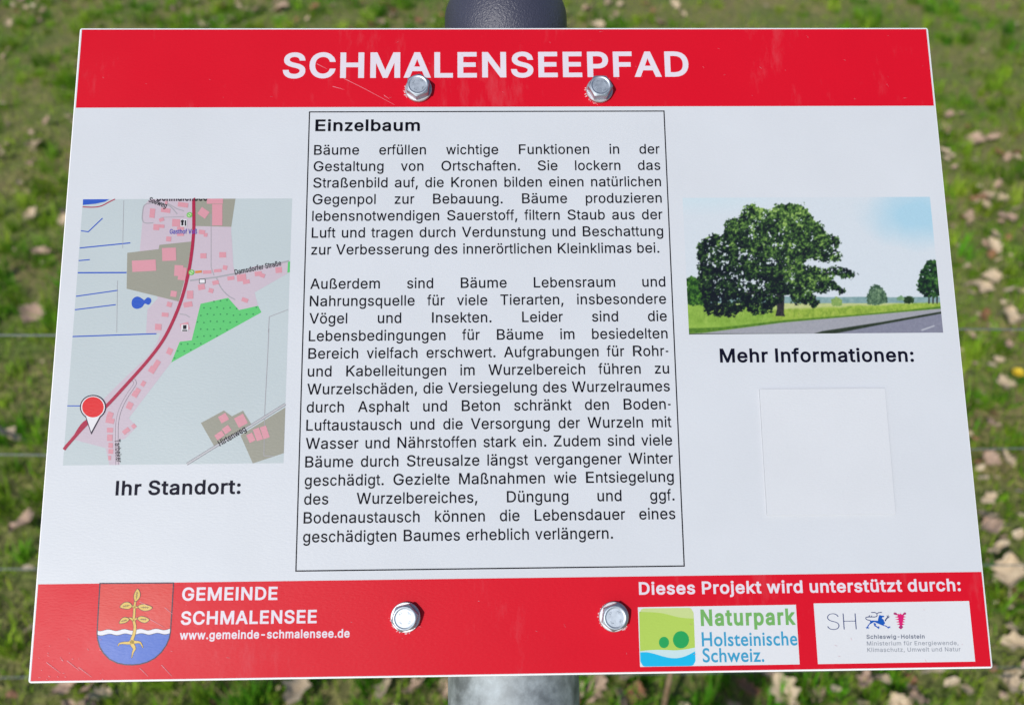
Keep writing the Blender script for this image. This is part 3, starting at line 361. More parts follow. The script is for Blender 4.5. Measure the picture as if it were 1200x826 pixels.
HUMANIST = {
'.': (242, '191,93 199,63 190,30 187,24 162,1 124,-8 92,-1 84,2 59,27 49,63 57,93 61,100 87,124 124,133 159,125 164,122 187,100'),
'H': (752, '683,671 683,0 555,0 555,277 555,279 553,280 205,280 203,279 203,277 203,0 75,0 75,672 78,672 200,672 203,671 203,395 203,392 205,392 554,392 555,395 555,671 558,672 680,672'),
'S': (481, '429,629 429,516 427,495 425,493 405,505 348,545 300,564 255,569 205,561 203,560 173,538 162,507 170,476 194,450 230,425 325,372 373,341 417,296 445,247 456,183 455,176 440,104 398,45 330,5 253,-8 248,-8 178,-2 110,19 47,56 44,58 44,183 48,206 50,206 69,193 123,142 178,113 238,103 283,110 312,126 328,148 334,171 326,204 302,235 265,262 170,318 123,350 79,391 51,438 40,492 41,499 55,568 57,573 103,632 170,667 175,669 260,681 315,676 370,660'),
'c': (461, '423,426 423,327 422,306 421,305 356,340 319,352 284,355 234,345 196,320 172,280 162,226 172,171 200,134 241,108 301,100 354,107 431,133 433,131 432,20 381,4 334,-5 284,-8 204,3 139,32 86,82 54,141 52,148 41,219 51,296 52,301 83,367 131,417 196,449 201,450 276,461 281,461 349,453 421,428'),
'e': (502, '466,301 477,202 476,199 169,199 166,199 166,197 176,164 204,129 244,108 296,100 346,106 394,122 466,160 468,157 468,138 468,49 466,46 404,14 346,-2 271,-8 196,4 190,6 126,41 79,93 51,160 41,228 41,233 51,306 81,370 131,420 191,449 261,460 269,461 336,451 396,420 439,372;344,318 314,348 266,359 216,348 182,318 169,285 171,283 351,283 353,285'),
'h': (523, '456,355 469,274 469,0 351,0 350,274 340,324 339,326 316,353 314,354 276,365 244,360 213,343 180,312 179,0 61,0 61,672 64,672 176,672 179,672 180,671 180,418 181,415 199,430 249,453 301,461 366,450 371,447 422,414'),
'i': (242, '184,451 184,3 182,0 65,0 65,451 67,452 182,452;194,567 174,522 172,521 125,501 77,521 56,567 76,612 125,632 173,612'),
'l': (242, '184,671 184,3 183,0 65,0 65,671 68,672 180,672 183,672'),
'n': (523, '457,355 469,277 469,0 351,0 350,274 340,324 339,326 316,353 314,354 276,365 244,360 213,343 180,312 179,0 61,0 61,452 179,452 180,451 180,418 181,415 199,430 249,453 301,461 364,450 371,447 416,418 421,414'),
'o': (575, '533,306 546,230 535,155 532,148 499,85 447,37 441,33 374,3 289,-8 209,3 201,5 139,34 134,38 83,86 48,152 36,230 48,301 50,306 84,367 136,416 141,419 206,449 286,461 291,461 371,450 439,420 445,417 498,370;415,280 386,321 341,347 286,357 234,347 194,321 168,282 157,230 168,174 194,131 234,105 286,96 346,106 388,131 415,174 425,230'),
's': (408, '354,420 354,311 353,308 351,307 284,341 241,355 209,359 184,355 171,346 166,334 169,327 186,311 216,291 267,261 316,227 349,198 369,167 375,129 364,77 361,71 331,32 325,27 276,2 211,-8 131,0 42,34 41,37 41,134 42,155 43,157 64,147 119,117 166,99 201,94 229,99 246,110 253,126 246,141 226,157 195,176 156,197 116,221 80,252 54,287 44,329 44,334 54,381 57,389 88,426 94,430 141,453 204,461 209,461 274,452 353,422'),
't': (356, '339,450 339,351 338,349 198,348 197,346 197,148 207,115 225,100 245,96 290,102 360,134 361,134 362,25 318,7 275,-5 238,-8 170,3 118,34 88,82 78,138 78,348 0,349 0,377 1,379 170,535 193,550 197,525 197,455 198,452 338,452'),
'w': (742, '756,452 756,450 545,-8 498,-8 375,265 253,-8 205,-8 -7,452 118,452 120,451 228,218 331,450 333,452 418,452 520,222 523,219 628,450 630,452'),
'z': (440, '443,449 431,430 208,104 434,104 435,102 434,0 26,0 4,1 2,3 14,23 236,347 234,348 24,348 21,349 21,452 419,452 441,451'),
}
ARIAL = dict(zip("abcdefghijklmnopqrstuvwxyz", (556,556,500,556,556,278,556,556,222,222,500,222,833,556,556,556,556,333,500,278,556,500,722,500,500,500)))
ARIAL.update(dict(A=667,B=667,C=722,D=722,E=667,F=611,G=778,H=722,I=278,J=500,K=667,L=556,M=833,N=722,O=778,P=667,R=722,S=667,T=611,U=722,V=667,W=944,Z=611))
ARIAL.update({'ä': 556, 'ö': 556, 'ü': 556, 'ß': 611, '-': 333, '.': 278, ',': 278, ':': 278, ' ': 278})
ARIAL_BOLD = dict(ARIAL); ARIAL_BOLD.update(dict(E=667, i=278, n=611, z=500, e=556, l=278, b=611, a=556, u=611, m=889))
CAP = 0.509
_glyphs = {}
def area2(c): return sum(c[i][0]*c[(i+1) % len(c)][1]-c[(i+1) % len(c)][0]*c[i][1] for i in range(len(c)))
def inside(p, c):
    r = False
    for i in range(len(c)):
        a, b = c[i], c[i-1]
        if (a[1] > p[1]) != (b[1] > p[1]) and p[0] < (b[0]-a[0])*(p[1]-a[1])/(b[1]-a[1])+a[0]: r = not r
    return r
def glyph(font, ch):
    """(triangulated outline in units of the letter size, advance)"""
    key = (id(font), ch)
    if key in _glyphs: return _glyphs[key]
    adv, txt = font[ch]
    cs = [[tuple(map(int, p.split(','))) for p in c.split()] for c in txt.split(';')]
    sgn = 1 if area2(max(cs, key=lambda c: abs(area2(c)))) > 0 else -1
    outer = [area2(c)*sgn > 0 for c in cs]
    verts, faces = [], []
    outs = [c for c, o in zip(cs, outer) if o]; holes = [c for c, o in zip(cs, outer) if not o]
    for oi, c in enumerate(outs):
        ring = [c]+[h for h in holes if inside(h[0], c)]
        pts = [Vector((x/1000, y/1000, oi*0.008)) for r in ring for x, y in r]
        k = len(verts)
        verts += pts
        i = 0; rings = []
        for r in ring: rings.append([Vector((x/1000, y/1000, 0)) for x, y in r])
        faces += [tuple(k+q for q in t) for t in tessellate_polygon(rings)]
    _glyphs[key] = (verts, faces, adv/1000)
    return _glyphs[key]

def lettering(art, text, left, right, m, layer, cap, font=None, widths=None, gap=0.0, justify=False, xs=None, clip_top=None):
    """one line of letters from the point left to the point right (ends of its baseline, metres on the panel); cap = capital height"""
    font = font or BOLD
    left, right = Vector(left[:2]), Vector(right[:2])
    d = (right-left); span = d.length; d.normalize(); up = Vector((-d.y, d.x))
    S = cap/CAP if font is not HUMANIST else cap/0.682*1.34
    items = []; x = 0.0; first = last = None; nsp = 0
    for ch in text:
        if ch == ' ':
            x += (widths[' ']/1000*CAP/0.716) if widths else 0.2+gap
            nsp += 1; continue
        v, f, adv = glyph(font, ch)
        sx = 1.0
        if widths:
            target = widths[ch]/1000*CAP/0.716
            sx = target/adv; adv = target
        lo, hi = min(p.x for p in v)*sx, max(p.x for p in v)*sx
        if first is None: first = x+lo
        last = x+hi
        items.append((x, v, f, sx, nsp)); x += adv+gap
    nat = last-first
    if justify: kx, extra = S, (span-nat*S)/max(1, nsp)
    else: kx, extra = span/nat, 0.0
    for x0, v, f, sx, ns in items:
        pts = []
        for p in v:
            q = left+d*((x0+p.x*sx-first)*kx+ns*extra)+up*(p.y*S)
            pts.append(Vector((q.x, q.y, 0)))
        k = len(art.v)
        art.tris(pts, f, m, layer)
        for j, p in enumerate(v):
            if p.z: art.v[k+j] = (*art.v[k+j][:2], art.v[k+j][2]+p.z*0.001)
    return nat*S, span

# ------------------------------------------------------------------ ground
GROUND, nt, b, N, L = node_mat('soil and moss')
tc = N('ShaderNodeTexCoord')
n1 = N('ShaderNodeTexNoise'); n1.inputs['Scale'].default_value = 3.2; n1.inputs['Detail'].default_value = 8; n1.inputs['Roughness'].default_value = 0.6
n2 = N('ShaderNodeTexNoise'); n2.inputs['Scale'].default_value = 55; n2.inputs['Detail'].default_value = 6
for q in (n1, n2): L(tc.outputs['Object'], q.inputs['Vector'])
r1 = N('ShaderNodeValToRGB'); e = r1.color_ramp.elements
e[0].position, e[1].position = 0.36, 0.64
e[0].color = (0.13, 0.20, 0.030, 1); e[1].color = (0.27, 0.23, 0.09, 1)
r2 = N('ShaderNodeValToRGB'); e = r2.color_ramp.elements
e[0].position, e[1].position = 0.3, 0.75; e[0].color = (0.45, 0.45, 0.45, 1); e[1].color = (1.3, 1.25, 1.2, 1)
L(n1.outputs['Fac'], r1.inputs[0]); L(n2.outputs['Fac'], r2.inputs[0])
mx = N('ShaderNodeMix'); mx.data_type = 'RGBA'; mx.blend_type = 'MULTIPLY'; mx.inputs[0].default_value = 1
L(r1.outputs[0], mx.inputs[6]); L(r2.outputs[0], mx.inputs[7]); L(mx.outputs[2], b.inputs['Base Color'])
b.inputs['Roughness'].default_value = 0.95
bp = N('ShaderNodeBump'); bp.inputs['Strength'].default_value = 0.8; bp.inputs['Distance'].default_value = 0.02
L(n2.outputs['Fac'], bp.inputs['Height']); L(bp.outputs[0], b.inputs['Normal'])

rng = np.random.default_rng(7)
def vnoise(x, y, seed):
    """value noise of two coordinate arrays, 0..1"""
    t = np.random.default_rng(seed).random((64, 64))
    xi, yi = np.floor(x).astype(int), np.floor(y).astype(int)
    fx, fy = x-xi, y-yi; fx = fx*fx*(3-2*fx); fy = fy*fy*(3-2*fy)
    g = lambda a, c: t[a % 64, c % 64]
    return (g(xi, yi)*(1-fx)+g(xi+1, yi)*fx)*(1-fy)+(g(xi, yi+1)*(1-fx)+g(xi+1, yi+1)*fx)*fy
def fbm(x, y, seed, octs=4):
    s = 0; a = 0.5; tot = 0
    for k in range(octs): s = s+a*vnoise(x*2**k, y*2**k, seed+k); tot += a; a *= 0.55
    return s/tot
def ground_z(x, y): return 0.045*(fbm(np.asarray(x)*1.3+9, np.asarray(y)*1.3+4, 31, 3)-0.5)

gn = 150
gx = np.concatenate([np.linspace(-60, -7, 12), np.linspace(-6, 6, gn), np.linspace(7, 60, 12)])
gy = np.concatenate([np.linspace(-30, -4, 8), np.linspace(-3, 9, gn), np.linspace(10, 90, 12)])
GX, GY = np.meshgrid(gx, gy)
fade = np.clip(1-(np.maximum(np.abs(GX)-5, 0)+np.maximum(GY-7, 0)+np.maximum(-2-GY, 0)), 0, 1)
GZ = ground_z(GX, GY)*fade
nx = len(gx)
gv = np.stack([GX, GY, GZ], -1).reshape(-1, 3)
gf = [(j*nx+i, j*nx+i+1, (j+1)*nx+i+1, (j+1)*nx+i) for j in range(len(gy)-1) for i in range(nx-1)]
tag(mesh_obj('ground', gv, gf, GROUND, smooth=True), kind='structure')

# grass: short blades, one countless cover
GRASS, nt, b, N, L = node_mat('grass blade')
at = N('ShaderNodeAttribute'); at.attribute_name = 'blade_colour'
L(at.outputs['Color'], b.inputs['Base Color'])
b.inputs['Roughness'].default_value = 0.6; b.inputs['Specular IOR Level'].default_value = 0.1
tr = N('ShaderNodeBsdfTranslucent'); L(at.outputs['Color'], tr.inputs[0])
ms = N('ShaderNodeMixShader'); ms.inputs[0].default_value = 0.5
L(b.outputs[0], ms.inputs[1]); L(tr.outputs[0], ms.inputs[2]); L(ms.outputs[0], nt.nodes['Material Output'].inputs['Surface'])
def scatter(n, y0, y1, spread, near):
    """points on the ground, denser near the sign"""
    u = rng.random(n); y = y0+(y1-y0)*u**near
    x = (rng.random(n)*2-1)*(spread[0]+spread[1]*np.maximum(y, 0))
    return x, y
def surround(n):
    """the turf to the sides, behind and beyond"""
    x, y = rng.random(n)*11-5.5, rng.random(n)*12.5-1.8
    out = (np.abs(x) > 0.95+0.62*np.maximum(y, 0)) | (y > 6.8) | (y < -0.3)
    return x[out], y[out]
def build_grass():
    # a thin cover of short blades and straw, then tufts whose blades share colour, height and lean
    x, y = (np.concatenate(q) for q in zip(scatter(130000, -0.3, 6.8, (0.95, 0.62), 1.25), surround(150000)))
    cx, cy = (np.concatenate(q) for q in zip(scatter(9500, -0.3, 6.8, (0.95, 0.62), 1.2), surround(15000)))
    keep = rng.random(len(cx)) < np.clip(0.75+2.6*(fbm(cx*2.6, cy*2.6, 3)-0.46), 0.10, 1)
    cx, cy = cx[keep], cy[keep]; nt_ = len(cx)
    tp = fbm(cx*2.6, cy*2.6, 3)
    per = rng.integers(16, 40, nt_); ti = np.repeat(np.arange(nt_), per)
    th = (0.020+0.055*rng.random(nt_)**1.5)*(0.7+0.6*tp); tl = rng.random(nt_)*2*np.pi
    tt = np.clip(0.5+1.6*(tp-0.48)+rng.normal(0, 0.26, nt_), 0, 1); tb = 0.62+0.75*rng.random(nt_)
    rad = (0.010+0.022*rng.random(nt_))[ti]*np.sqrt(rng.random(len(ti))); ra = rng.random(len(ti))*2*np.pi
    x = np.concatenate([x, cx[ti]+rad*np.cos(ra)]); y = np.concatenate([y, cy[ti]+rad*np.sin(ra)])
    nb = len(x)-len(ti); n = len(x); z = ground_z(x, y)
    patch = fbm(x*2.6, y*2.6, 3); tuft = np.arange(n) >= nb
    straw = rng.random(n) < np.where(tuft, 0.03, np.clip(0.08+1.3*(0.50-patch), 0.05, 0.40))
    h = np.where(tuft, 1.0, 0.010+0.022*rng.random(n)); h[nb:] = th[ti]*(0.55+0.6*rng.random(len(ti)))
    w = 0.0020+0.0026*rng.random(n)
    az = rng.random(n)*2*np.pi; az[nb:] = 0.5*ra+0.5*tl[ti]+rng.normal(0, 0.7, len(ti)); lean = 0.25+0.95*rng.random(n); lean[straw] += 0.5
    fa = az+np.pi/2+rng.normal(0, 0.5, n)
    dx, dy = np.cos(az), np.sin(az); wx, wy = np.cos(fa)*w/2, np.sin(fa)*w/2
    V = np.empty((n, 5, 3))
    m1, m2 = 0.55*h, h
    b1, b2 = np.sin(lean*0.6), np.sin(np.minimum(lean, 1.45))
    c1, c2 = np.cos(lean*0.6), np.cos(np.minimum(lean, 1.45))
    V[:, 0] = np.stack([x-wx, y-wy, z-0.004], -1); V[:, 1] = np.stack([x+wx, y+wy, z-0.004], -1)
    px, py, pz = x+dx*m1*b1, y+dy*m1*b1, z+m1*c1
    V[:, 2] = np.stack([px+wx*0.85, py+wy*0.85, pz], -1); V[:, 3] = np.stack([px-wx*0.85, py-wy*0.85, pz], -1)
    V[:, 4] = np.stack([px+dx*0.5*m2*b2, py+dy*0.5*m2*b2, pz+0.5*m2*c2], -1)
    me = bpy.data.meshes.new('grass'); me.vertices.add(n*5); me.vertices.foreach_set('co', V.ravel())
    k = np.arange(n)[:, None]*5
    loops = np.concatenate([k+np.array([[0, 1, 2, 3]]), k+np.array([[3, 2, 4]])], 1).ravel()
    me.loops.add(n*7); me.loops.foreach_set('vertex_index', loops.astype(np.int32))
    me.polygons.add(n*2)
    st = np.stack([np.arange(n)*7, np.arange(n)*7+4], -1).ravel(); tot = np.tile([4, 3], n)
    me.polygons.foreach_set('loop_start', st.astype(np.int32))
    me.polygons.foreach_set('loop_total', tot.astype(np.int32))
    t = np.clip(0.35+1.4*(patch-0.5)+rng.normal(0, 0.22, n), 0, 1); t[nb:] = np.clip(tt[ti]+rng.normal(0, 0.10, len(ti)), 0, 1)
    t = t[:, None]
    col = np.array([[0.365, 0.490, 0.042]])*(1-t)+np.array([[0.100, 0.335, 0.015]])*t
    lum = 0.7+0.5*rng.random(n); lum[nb:] *= tb[ti]
    col *= lum[:, None]
    col[straw] = np.array([0.50, 0.42, 0.20])*(0.6+0.7*rng.random((straw.sum(), 1)))
    rgba = np.concatenate([col, np.ones((n, 1))], 1)
    a = me.attributes.new('blade_colour', 'FLOAT_COLOR', 'POINT'); a.data.foreach_set('color', np.repeat(rgba, 5, 0).ravel())
    me.materials.append(GRASS); me.update(calc_edges=True); me.validate()
    o = bpy.data.objects.new('grass', me); COL.objects.link(o)
    return o
tag(build_grass(), 'short patchy green grass with straw among it', 'grass', kind='stuff')

# ------------------------------------------------------------------ fallen leaves
def leaf_mat(name, c0, c1, rough=0.6):
    m, nt, b, N, L = node_mat(name)
    tc = N('ShaderNodeTexCoord'); n = N('ShaderNodeTexNoise'); n.inputs['Scale'].default_value = 60; n.inputs['Detail'].default_value = 5
    L(tc.outputs['Object'], n.inputs['Vector'])
    r = N('ShaderNodeValToRGB'); e = r.color_ramp.elements; e[0].position, e[1].position = 0.35, 0.68
    e[0].color = (*c0, 1); e[1].color = (*c1, 1)
    L(n.outputs['Fac'], r.inputs[0]); L(r.outputs[0], b.inputs['Base Color'])
    b.inputs['Roughness'].default_value = rough
    return m
LEAF_M = {
 'pale beige': leaf_mat('pale beige leaf', (0.38, 0.28, 0.17), (0.60, 0.49, 0.35), 0.65),
 'pinkish brown': leaf_mat('pinkish brown leaf', (0.28, 0.18, 0.12), (0.50, 0.36, 0.27), 0.65),
 'rust brown': leaf_mat('rust brown leaf', (0.15, 0.065, 0.03), (0.30, 0.15, 0.07), 0.65),
}
def leaf_mesh(name, seed, m, lobes, width):
    """a dry leaf: blade wavy along both edges, folded at the midrib, curled from tip to stalk"""
    rr = random.Random(seed); nu, nv = 16, 7
    curl, fold, twist = rr.uniform(0.5, 1.7), rr.uniform(0.15, 0.6), rr.uniform(-0.5, 0.5)
    vs, fs = [], []
    for i in range(nu+1):
        u = i/nu
        half = width*math.sin(math.pi*min(1, u**0.85))**0.75*(1+0.28*math.sin(lobes*2*math.pi*u+rr.random()*0.6))
        for j in range(nv):
            s = (j-(nv-1)/2)/((nv-1)/2)
            y = s*half; x = u-0.5
            zz = fold*abs(s)**1.3*half+0.05*math.sin(9*u+4*s+seed)
            a = curl*(u-0.45)
            px = math.sin(a)/curl; pz = (1-math.cos(a))/curl
            px, pz = px-zz*math.sin(a), pz+zz*math.cos(a)
            ty = twist*(u-0.5)
            vs.append((px, y*math.cos(ty)-pz*math.sin(ty)*0.2, pz+y*math.sin(ty)))
    for i in range(nu):
        for j in range(nv-1):
            k = i*nv+j; fs.append((k, k+nv, k+nv+1, k+1))
    k = len(vs)                                                    # stalk
    c = Vector(vs[nv//2])
    for q in range(4):
        for w in (-0.012, 0.012): vs.append((c.x-0.08*q, c.y+w, c.z+0.02*q))
    for q in range(3): fs.append((k+2*q, k+2*q+1, k+2*q+3, k+2*q+2))
    zmin = min(v[2] for v in vs)
    vs = [(v[0], v[1], v[2]-zmin) for v in vs]
    me = bpy.data.meshes.new(name); me.from_pydata(vs, [], fs); me.materials.append(m)
    me.polygons.foreach_set('use_smooth', [True]*len(me.polygons)); me.update()
    return me
LEAVES = {c: [leaf_mesh('fallen_leaf', 11*i+ci*5+1, LEAF_M[c], 2.5+i, 0.26+0.05*i) for i in range(4)] for ci, c in enumerate(LEAF_M)}
def on_ground(px, py):
    d = RIGHT*(px-600)/FOCAL-UP*(py-413)/FOCAL+FWD
    t = (0.02-CAM.z)/d.z
    return CAM+d*t
def fallen_leaf(x, y, size, kind, label, group=None, variant=None, rot=None):
    rr = random.Random(int(x*9973+y*7919+size*1e5))
    o = bpy.data.objects.new('fallen_leaf', LEAVES[kind][variant if variant is not None else rr.randrange(4)])
    COL.objects.link(o)
    o.location = (x, y, float(ground_z(x, y))+0.010+0.012*rr.random())
    o.rotation_euler = (rr.uniform(-0.6, 0.6), rr.uniform(-0.6, 0.6), rot if rot is not None else rr.uniform(0, 6.28))
    o.scale = (size,)*3
    return tag(o, label, 'leaf', group)
ONE_OFF = [
 (350, 818, 0.085, 'pale beige', 'large pale crumpled leaf on the grass just below the panel edge, left of the post'),
 (32, 622, 0.075, 'pinkish brown', 'pinkish dry leaf on the grass touching the lower left edge of the panel'),
 (1152, 346, 0.060, 'pale beige', 'small bright beige leaf above the topmost wire, right of the panel'),
 (1180, 375, 0.080, 'pale beige', 'pale leaf lying across the topmost wire line at the right of the photo'),
 (1180, 680, 0.085, 'pale beige', 'largest pale leaf right of the red footer, beneath the third wire'),
 (915, 812, 0.080, 'pale beige', 'pale leaf below the panel, under the park logo'),
 (1158, 500, 0.050, 'pinkish brown', 'small pinkish leaf beside the right panel edge, just above the second wire'),
 (1160, 625, 0.055, 'pinkish brown', 'narrow upright pinkish leaf right of the panel, just above the third wire'),
 (12, 518, 0.070, 'pale beige', 'pale leaf at the left photo border, just above the second wire'),
 (40, 372, 0.075, 'pinkish brown', 'curled tan leaf left of the panel, just above the topmost wire'),
 (870, 815, 0.055, 'rust brown', 'dark rusty leaf below the panel, right of the thin stalk'),
]
for px, py, s, kind, lab in ONE_OFF:
    g = on_ground(px, py); fallen_leaf(g.x, g.y, s*0.85, kind, lab, rot=1.5 if lab.startswith('narrow') else None).location.z += 0.016
def visible(x, y):
    v = Vector((x, y, 0.02))-CAM; d = v.dot(FWD)
    px, py = 600+FOCAL*v.dot(RIGHT)/d, 413-FOCAL*v.dot(UP)/d
    if not (-10 < px < 1210 and -10 < py < 836): return False
    w = HINV @ np.array([px, py, 1]); u, t = w[0]/w[2], w[1]/w[2]
    return not (0.0 < u < 1.0 and 0.0 < t < 1.0)
count = 0; tries = 0
while count < 215 and tries < 60000:
    tries += 1
    y = 0.6+4.9*random.Random(tries*3+1).random(); x = (random.Random(tries*7+5).random()*2-1)*(0.75+0.6*y)
    if float(fbm(np.array([x*1.9]), np.array([y*1.9]), 57, 3)[0]) < 0.47 or not visible(x, y): continue
    r = random.Random(tries).random()
    kind = 'pale beige' if r < 0.44 else ('pinkish brown' if r < 0.80 else 'rust brown')
    fallen_leaf(x, y, 0.026+0.036*random.Random(tries+2).random()**1.5, kind,
                {'pale beige': 'pale beige dry leaf lying loose among the short grass behind the sign',
                 'pinkish brown': 'pinkish brown curled dry leaf lying among the short grass behind the sign',
                 'rust brown': 'dark rust brown dry leaf lying among the short grass behind the sign'}[kind], kind+' leaves fallen on the grass')
    count += 1
def build_litter():
    """crumbled leaf bits trodden into the turf: nobody could count them"""
    x, y = scatter(8000, -0.3, 6.8, (0.95, 0.62), 1.2)
    keep = rng.random(len(x)) < np.clip(2.6*(fbm(x*1.9, y*1.9, 57, 3)-0.34), 0.03, 1)
    x, y = x[keep], y[keep]; V, F, M = [], [], []
    for i in range(len(x)):
        s = rng.uniform(0.005, 0.017); c = np.array([x[i], y[i], float(ground_z(x[i], y[i]))+rng.uniform(0.006, 0.024)])
        a0 = rng.uniform(0, 6.28); k = len(V); tx, ty = rng.normal(0, 0.5, 2)
        for q in range(6):
            a = a0+q*math.pi/3; r = s*rng.uniform(0.5, 1.1); ex, ey = math.cos(a)*r, math.sin(a)*r*0.6
            V.append((c[0]+ex, c[1]+ey, c[2]+ex*tx+ey*ty+rng.uniform(-0.2, 0.2)*s))
        V.append(tuple(c)); F += [(k+q, k+(q+1) % 6, k+6) for q in range(6)]
        M += [int(rng.choice(3, p=(0.5, 0.33, 0.17)))]*6
    return mesh_obj('leaf_litter', V, F, list(LEAF_M.values()), None, M)
tag(build_litter(), 'crumbled dry leaf bits strewn through the grass', 'leaf litter', kind='stuff')

# ------------------------------------------------------------------ tubes
def tube(path, r, n=24, cap=True):
    path = [Vector(p) for p in path]; vs, fs = [], []
    ref = None
    for i, p in enumerate(path):
        t = (path[min(i+1, len(path)-1)]-path[max(i-1, 0)]).normalized()
        if ref is None: ref = t.orthogonal().normalized()
        ref = (ref-t*ref.dot(t)).normalized(); bi = t.cross(ref)
        rad = r[i] if isinstance(r, (list, tuple)) else r
        for k in range(n):
            a = 2*math.pi*k/n; vs.append(p+(ref*math.cos(a)+bi*math.sin(a))*rad)
    for i in range(len(path)-1):
        for k in range(n):
            fs.append((i*n+k, i*n+(k+1) % n, (i+1)*n+(k+1) % n, (i+1)*n+k))
    if cap: fs += [tuple(reversed(range(n))), tuple((len(path)-1)*n+k for k in range(n))]
    return vs, fs

# wire fence behind the sign
FENCE_Y = 0.80
wire_m = metal_mat('weathered fence wire', (0.28, 0.31, 0.30), 0.7, 0.2, 300)
wood, nt, b, N, L = node_mat('weathered wood')
tc = N('ShaderNodeTexCoord'); mp = N('ShaderNodeMapping'); mp.inputs['Scale'].default_value = (40, 40, 3); n = N('ShaderNodeTexNoise'); n.inputs['Scale'].default_value = 2; n.inputs['Detail'].default_value = 6
L(tc.outputs['Object'], mp.inputs[0]); L(mp.outputs[0], n.inputs['Vector'])
r = N('ShaderNodeValToRGB'); e = r.color_ramp.elements; e[0].color = (0.12, 0.09, 0.06, 1); e[1].color = (0.30, 0.25, 0.19, 1)
L(n.outputs['Fac'], r.inputs[0]); L(r.outputs[0], b.inputs['Base Color']); b.inputs['Roughness'].default_value = 0.85
fence = bpy.data.objects.new('wire_fence', None); COL.objects.link(fence); fence.location = (0, FENCE_Y, 0)
tag(fence, 'low fence of thin horizontal wires running behind the sign', 'fence')
for yy in (389, 528, 665, 788):
    a = PITCH+math.atan((yy-413)/FOCAL)
    z = CAM_H-FENCE_Y*math.tan(a)
    pts = [(-2.2+4.4*i/16, 0.004*math.sin(i*1.7+yy), z-0.012*math.sin(math.pi*i/16)+0.012) for i in range(17)]
    v, f = tube(pts, 0.0009, 8); mesh_obj('wire', v, f, wire_m, fence, smooth=True)
for xx in (-2.2, 2.2):
    v, f = tube([(xx, 0.045, -0.3), (xx, 0.045, 0.5), (xx, 0.045, 0.95), (xx, 0.045, 1.0)], [0.04, 0.04, 0.038, 0.03], 14)
    mesh_obj('post', v, f, wood, fence)
# dry stalk seen below the panel
stalk_m = leaf_mat('dry stalk', (0.20, 0.12, 0.07), (0.34, 0.24, 0.16))
v, f = tube([(0, 0, -0.02), (0.002, 0.002, 0.15), (-0.001, 0.004, 0.30), (0.002, 0.006, 0.42)], [0.0045, 0.004, 0.0035, 0.0025], 10)
st = mesh_obj('dry_stalk', v, f, stalk_m, smooth=True); st.location = (0.226, 0.745, 0)
tag(st, 'thin brown dry stalk rising from the grass below the park logo', 'stalk')

# one yellow flower in the grass at the right
def petal_mat(name, c):
    m, nt, b, N, L = node_mat(name); b.inputs['Base Color'].default_value = (*c, 1); b.inputs['Roughness'].default_value = 0.6
    return m
g = on_ground(1190, 444)
flower = bpy.data.objects.new('yellow_flower', None); COL.objects.link(flower); flower.location = (g.x, g.y, float(ground_z(g.x, g.y)))
tag(flower, 'small yellow flower in the grass at the right, under the topmost wire', 'flower')
v, f = tube([(0, 0, 0), (0.002, 0, 0.02), (0.001, 0.001, 0.042)], [0.0014, 0.0012, 0.0012], 8); mesh_obj('stem', v, f, petal_mat('flower stem', (0.10, 0.18, 0.03)), flower)
vs, fs = [], []
for ring, (rad, tilt, num) in enumerate(((0.014, 0.15, 18), (0.011, 0.5, 14), (0.007, 0.95, 9))):
    for i in range(num):
        a = 2*math.pi*(i+0.5*ring)/num; k = len(vs); c, s_ = math.cos(a), math.sin(a); zz = 0.042+0.0012*ring
        for rr_, hw, up in ((0.001, 0.0006, 0), (rad*0.6, 0.0016, rad*0.6*math.sin(tilt)), (rad, 0.0009, rad*math.sin(tilt))):
            vs += [(c*rr_-s_*hw, s_*rr_+c*hw, zz+up), (c*rr_+s_*hw, s_*rr_-c*hw, zz+up)]
        fs += [(k, k+1, k+3, k+2), (k+2, k+3, k+5, k+4)]
mesh_obj('flower_head', vs, fs, petal_mat('yellow petal', (0.75, 0.55, 0.03)), flower)

# ------------------------------------------------------------------ the sign: bent post, panel, bolts
MM = 0.001
POST_R = 0.030
AXIS_X, AXIS_Z = 0.2046, -0.0335
def on_panel(x, y, z): return PANEL_M @ Vector((x, y, z))
bend0 = on_panel(AXIS_X, -0.045, AXIS_Z)
down = Vector((0, 0, -1)); along = -PY
# circular bend from the panel's slope to the vertical
ang = along.angle(down); RB = 0.13
side = (down-along*down.dot(along)).normalized()
cen = bend0+side*RB
arc = []
for i in range(13):
    t = ang*i/12
    arc.append(cen+(-side*math.cos(t)+along*math.sin(t))*RB)
foot = arc[-1].copy()
base = Vector((foot.x, foot.y, 0))
sign = bpy.data.objects.new('information_sign', None); COL.objects.link(sign); sign.location = base
tag(sign, 'white information panel with red bands bolted to a grey steel post', 'information sign')
path = [on_panel(AXIS_X, 0.319, AXIS_Z), on_panel(AXIS_X, 0.15, AXIS_Z), on_panel(AXIS_X, 0.0, AXIS_Z)]+arc+[Vector((foot.x, foot.y, 0.3)), Vector((foot.x, foot.y, -0.4))]
v, f = tube([p-base for p in path], POST_R, 48)
post = mesh_obj('post', v, f, GALV, sign, smooth=False)
for p in post.data.polygons: p.use_smooth = len(p.vertices) == 4
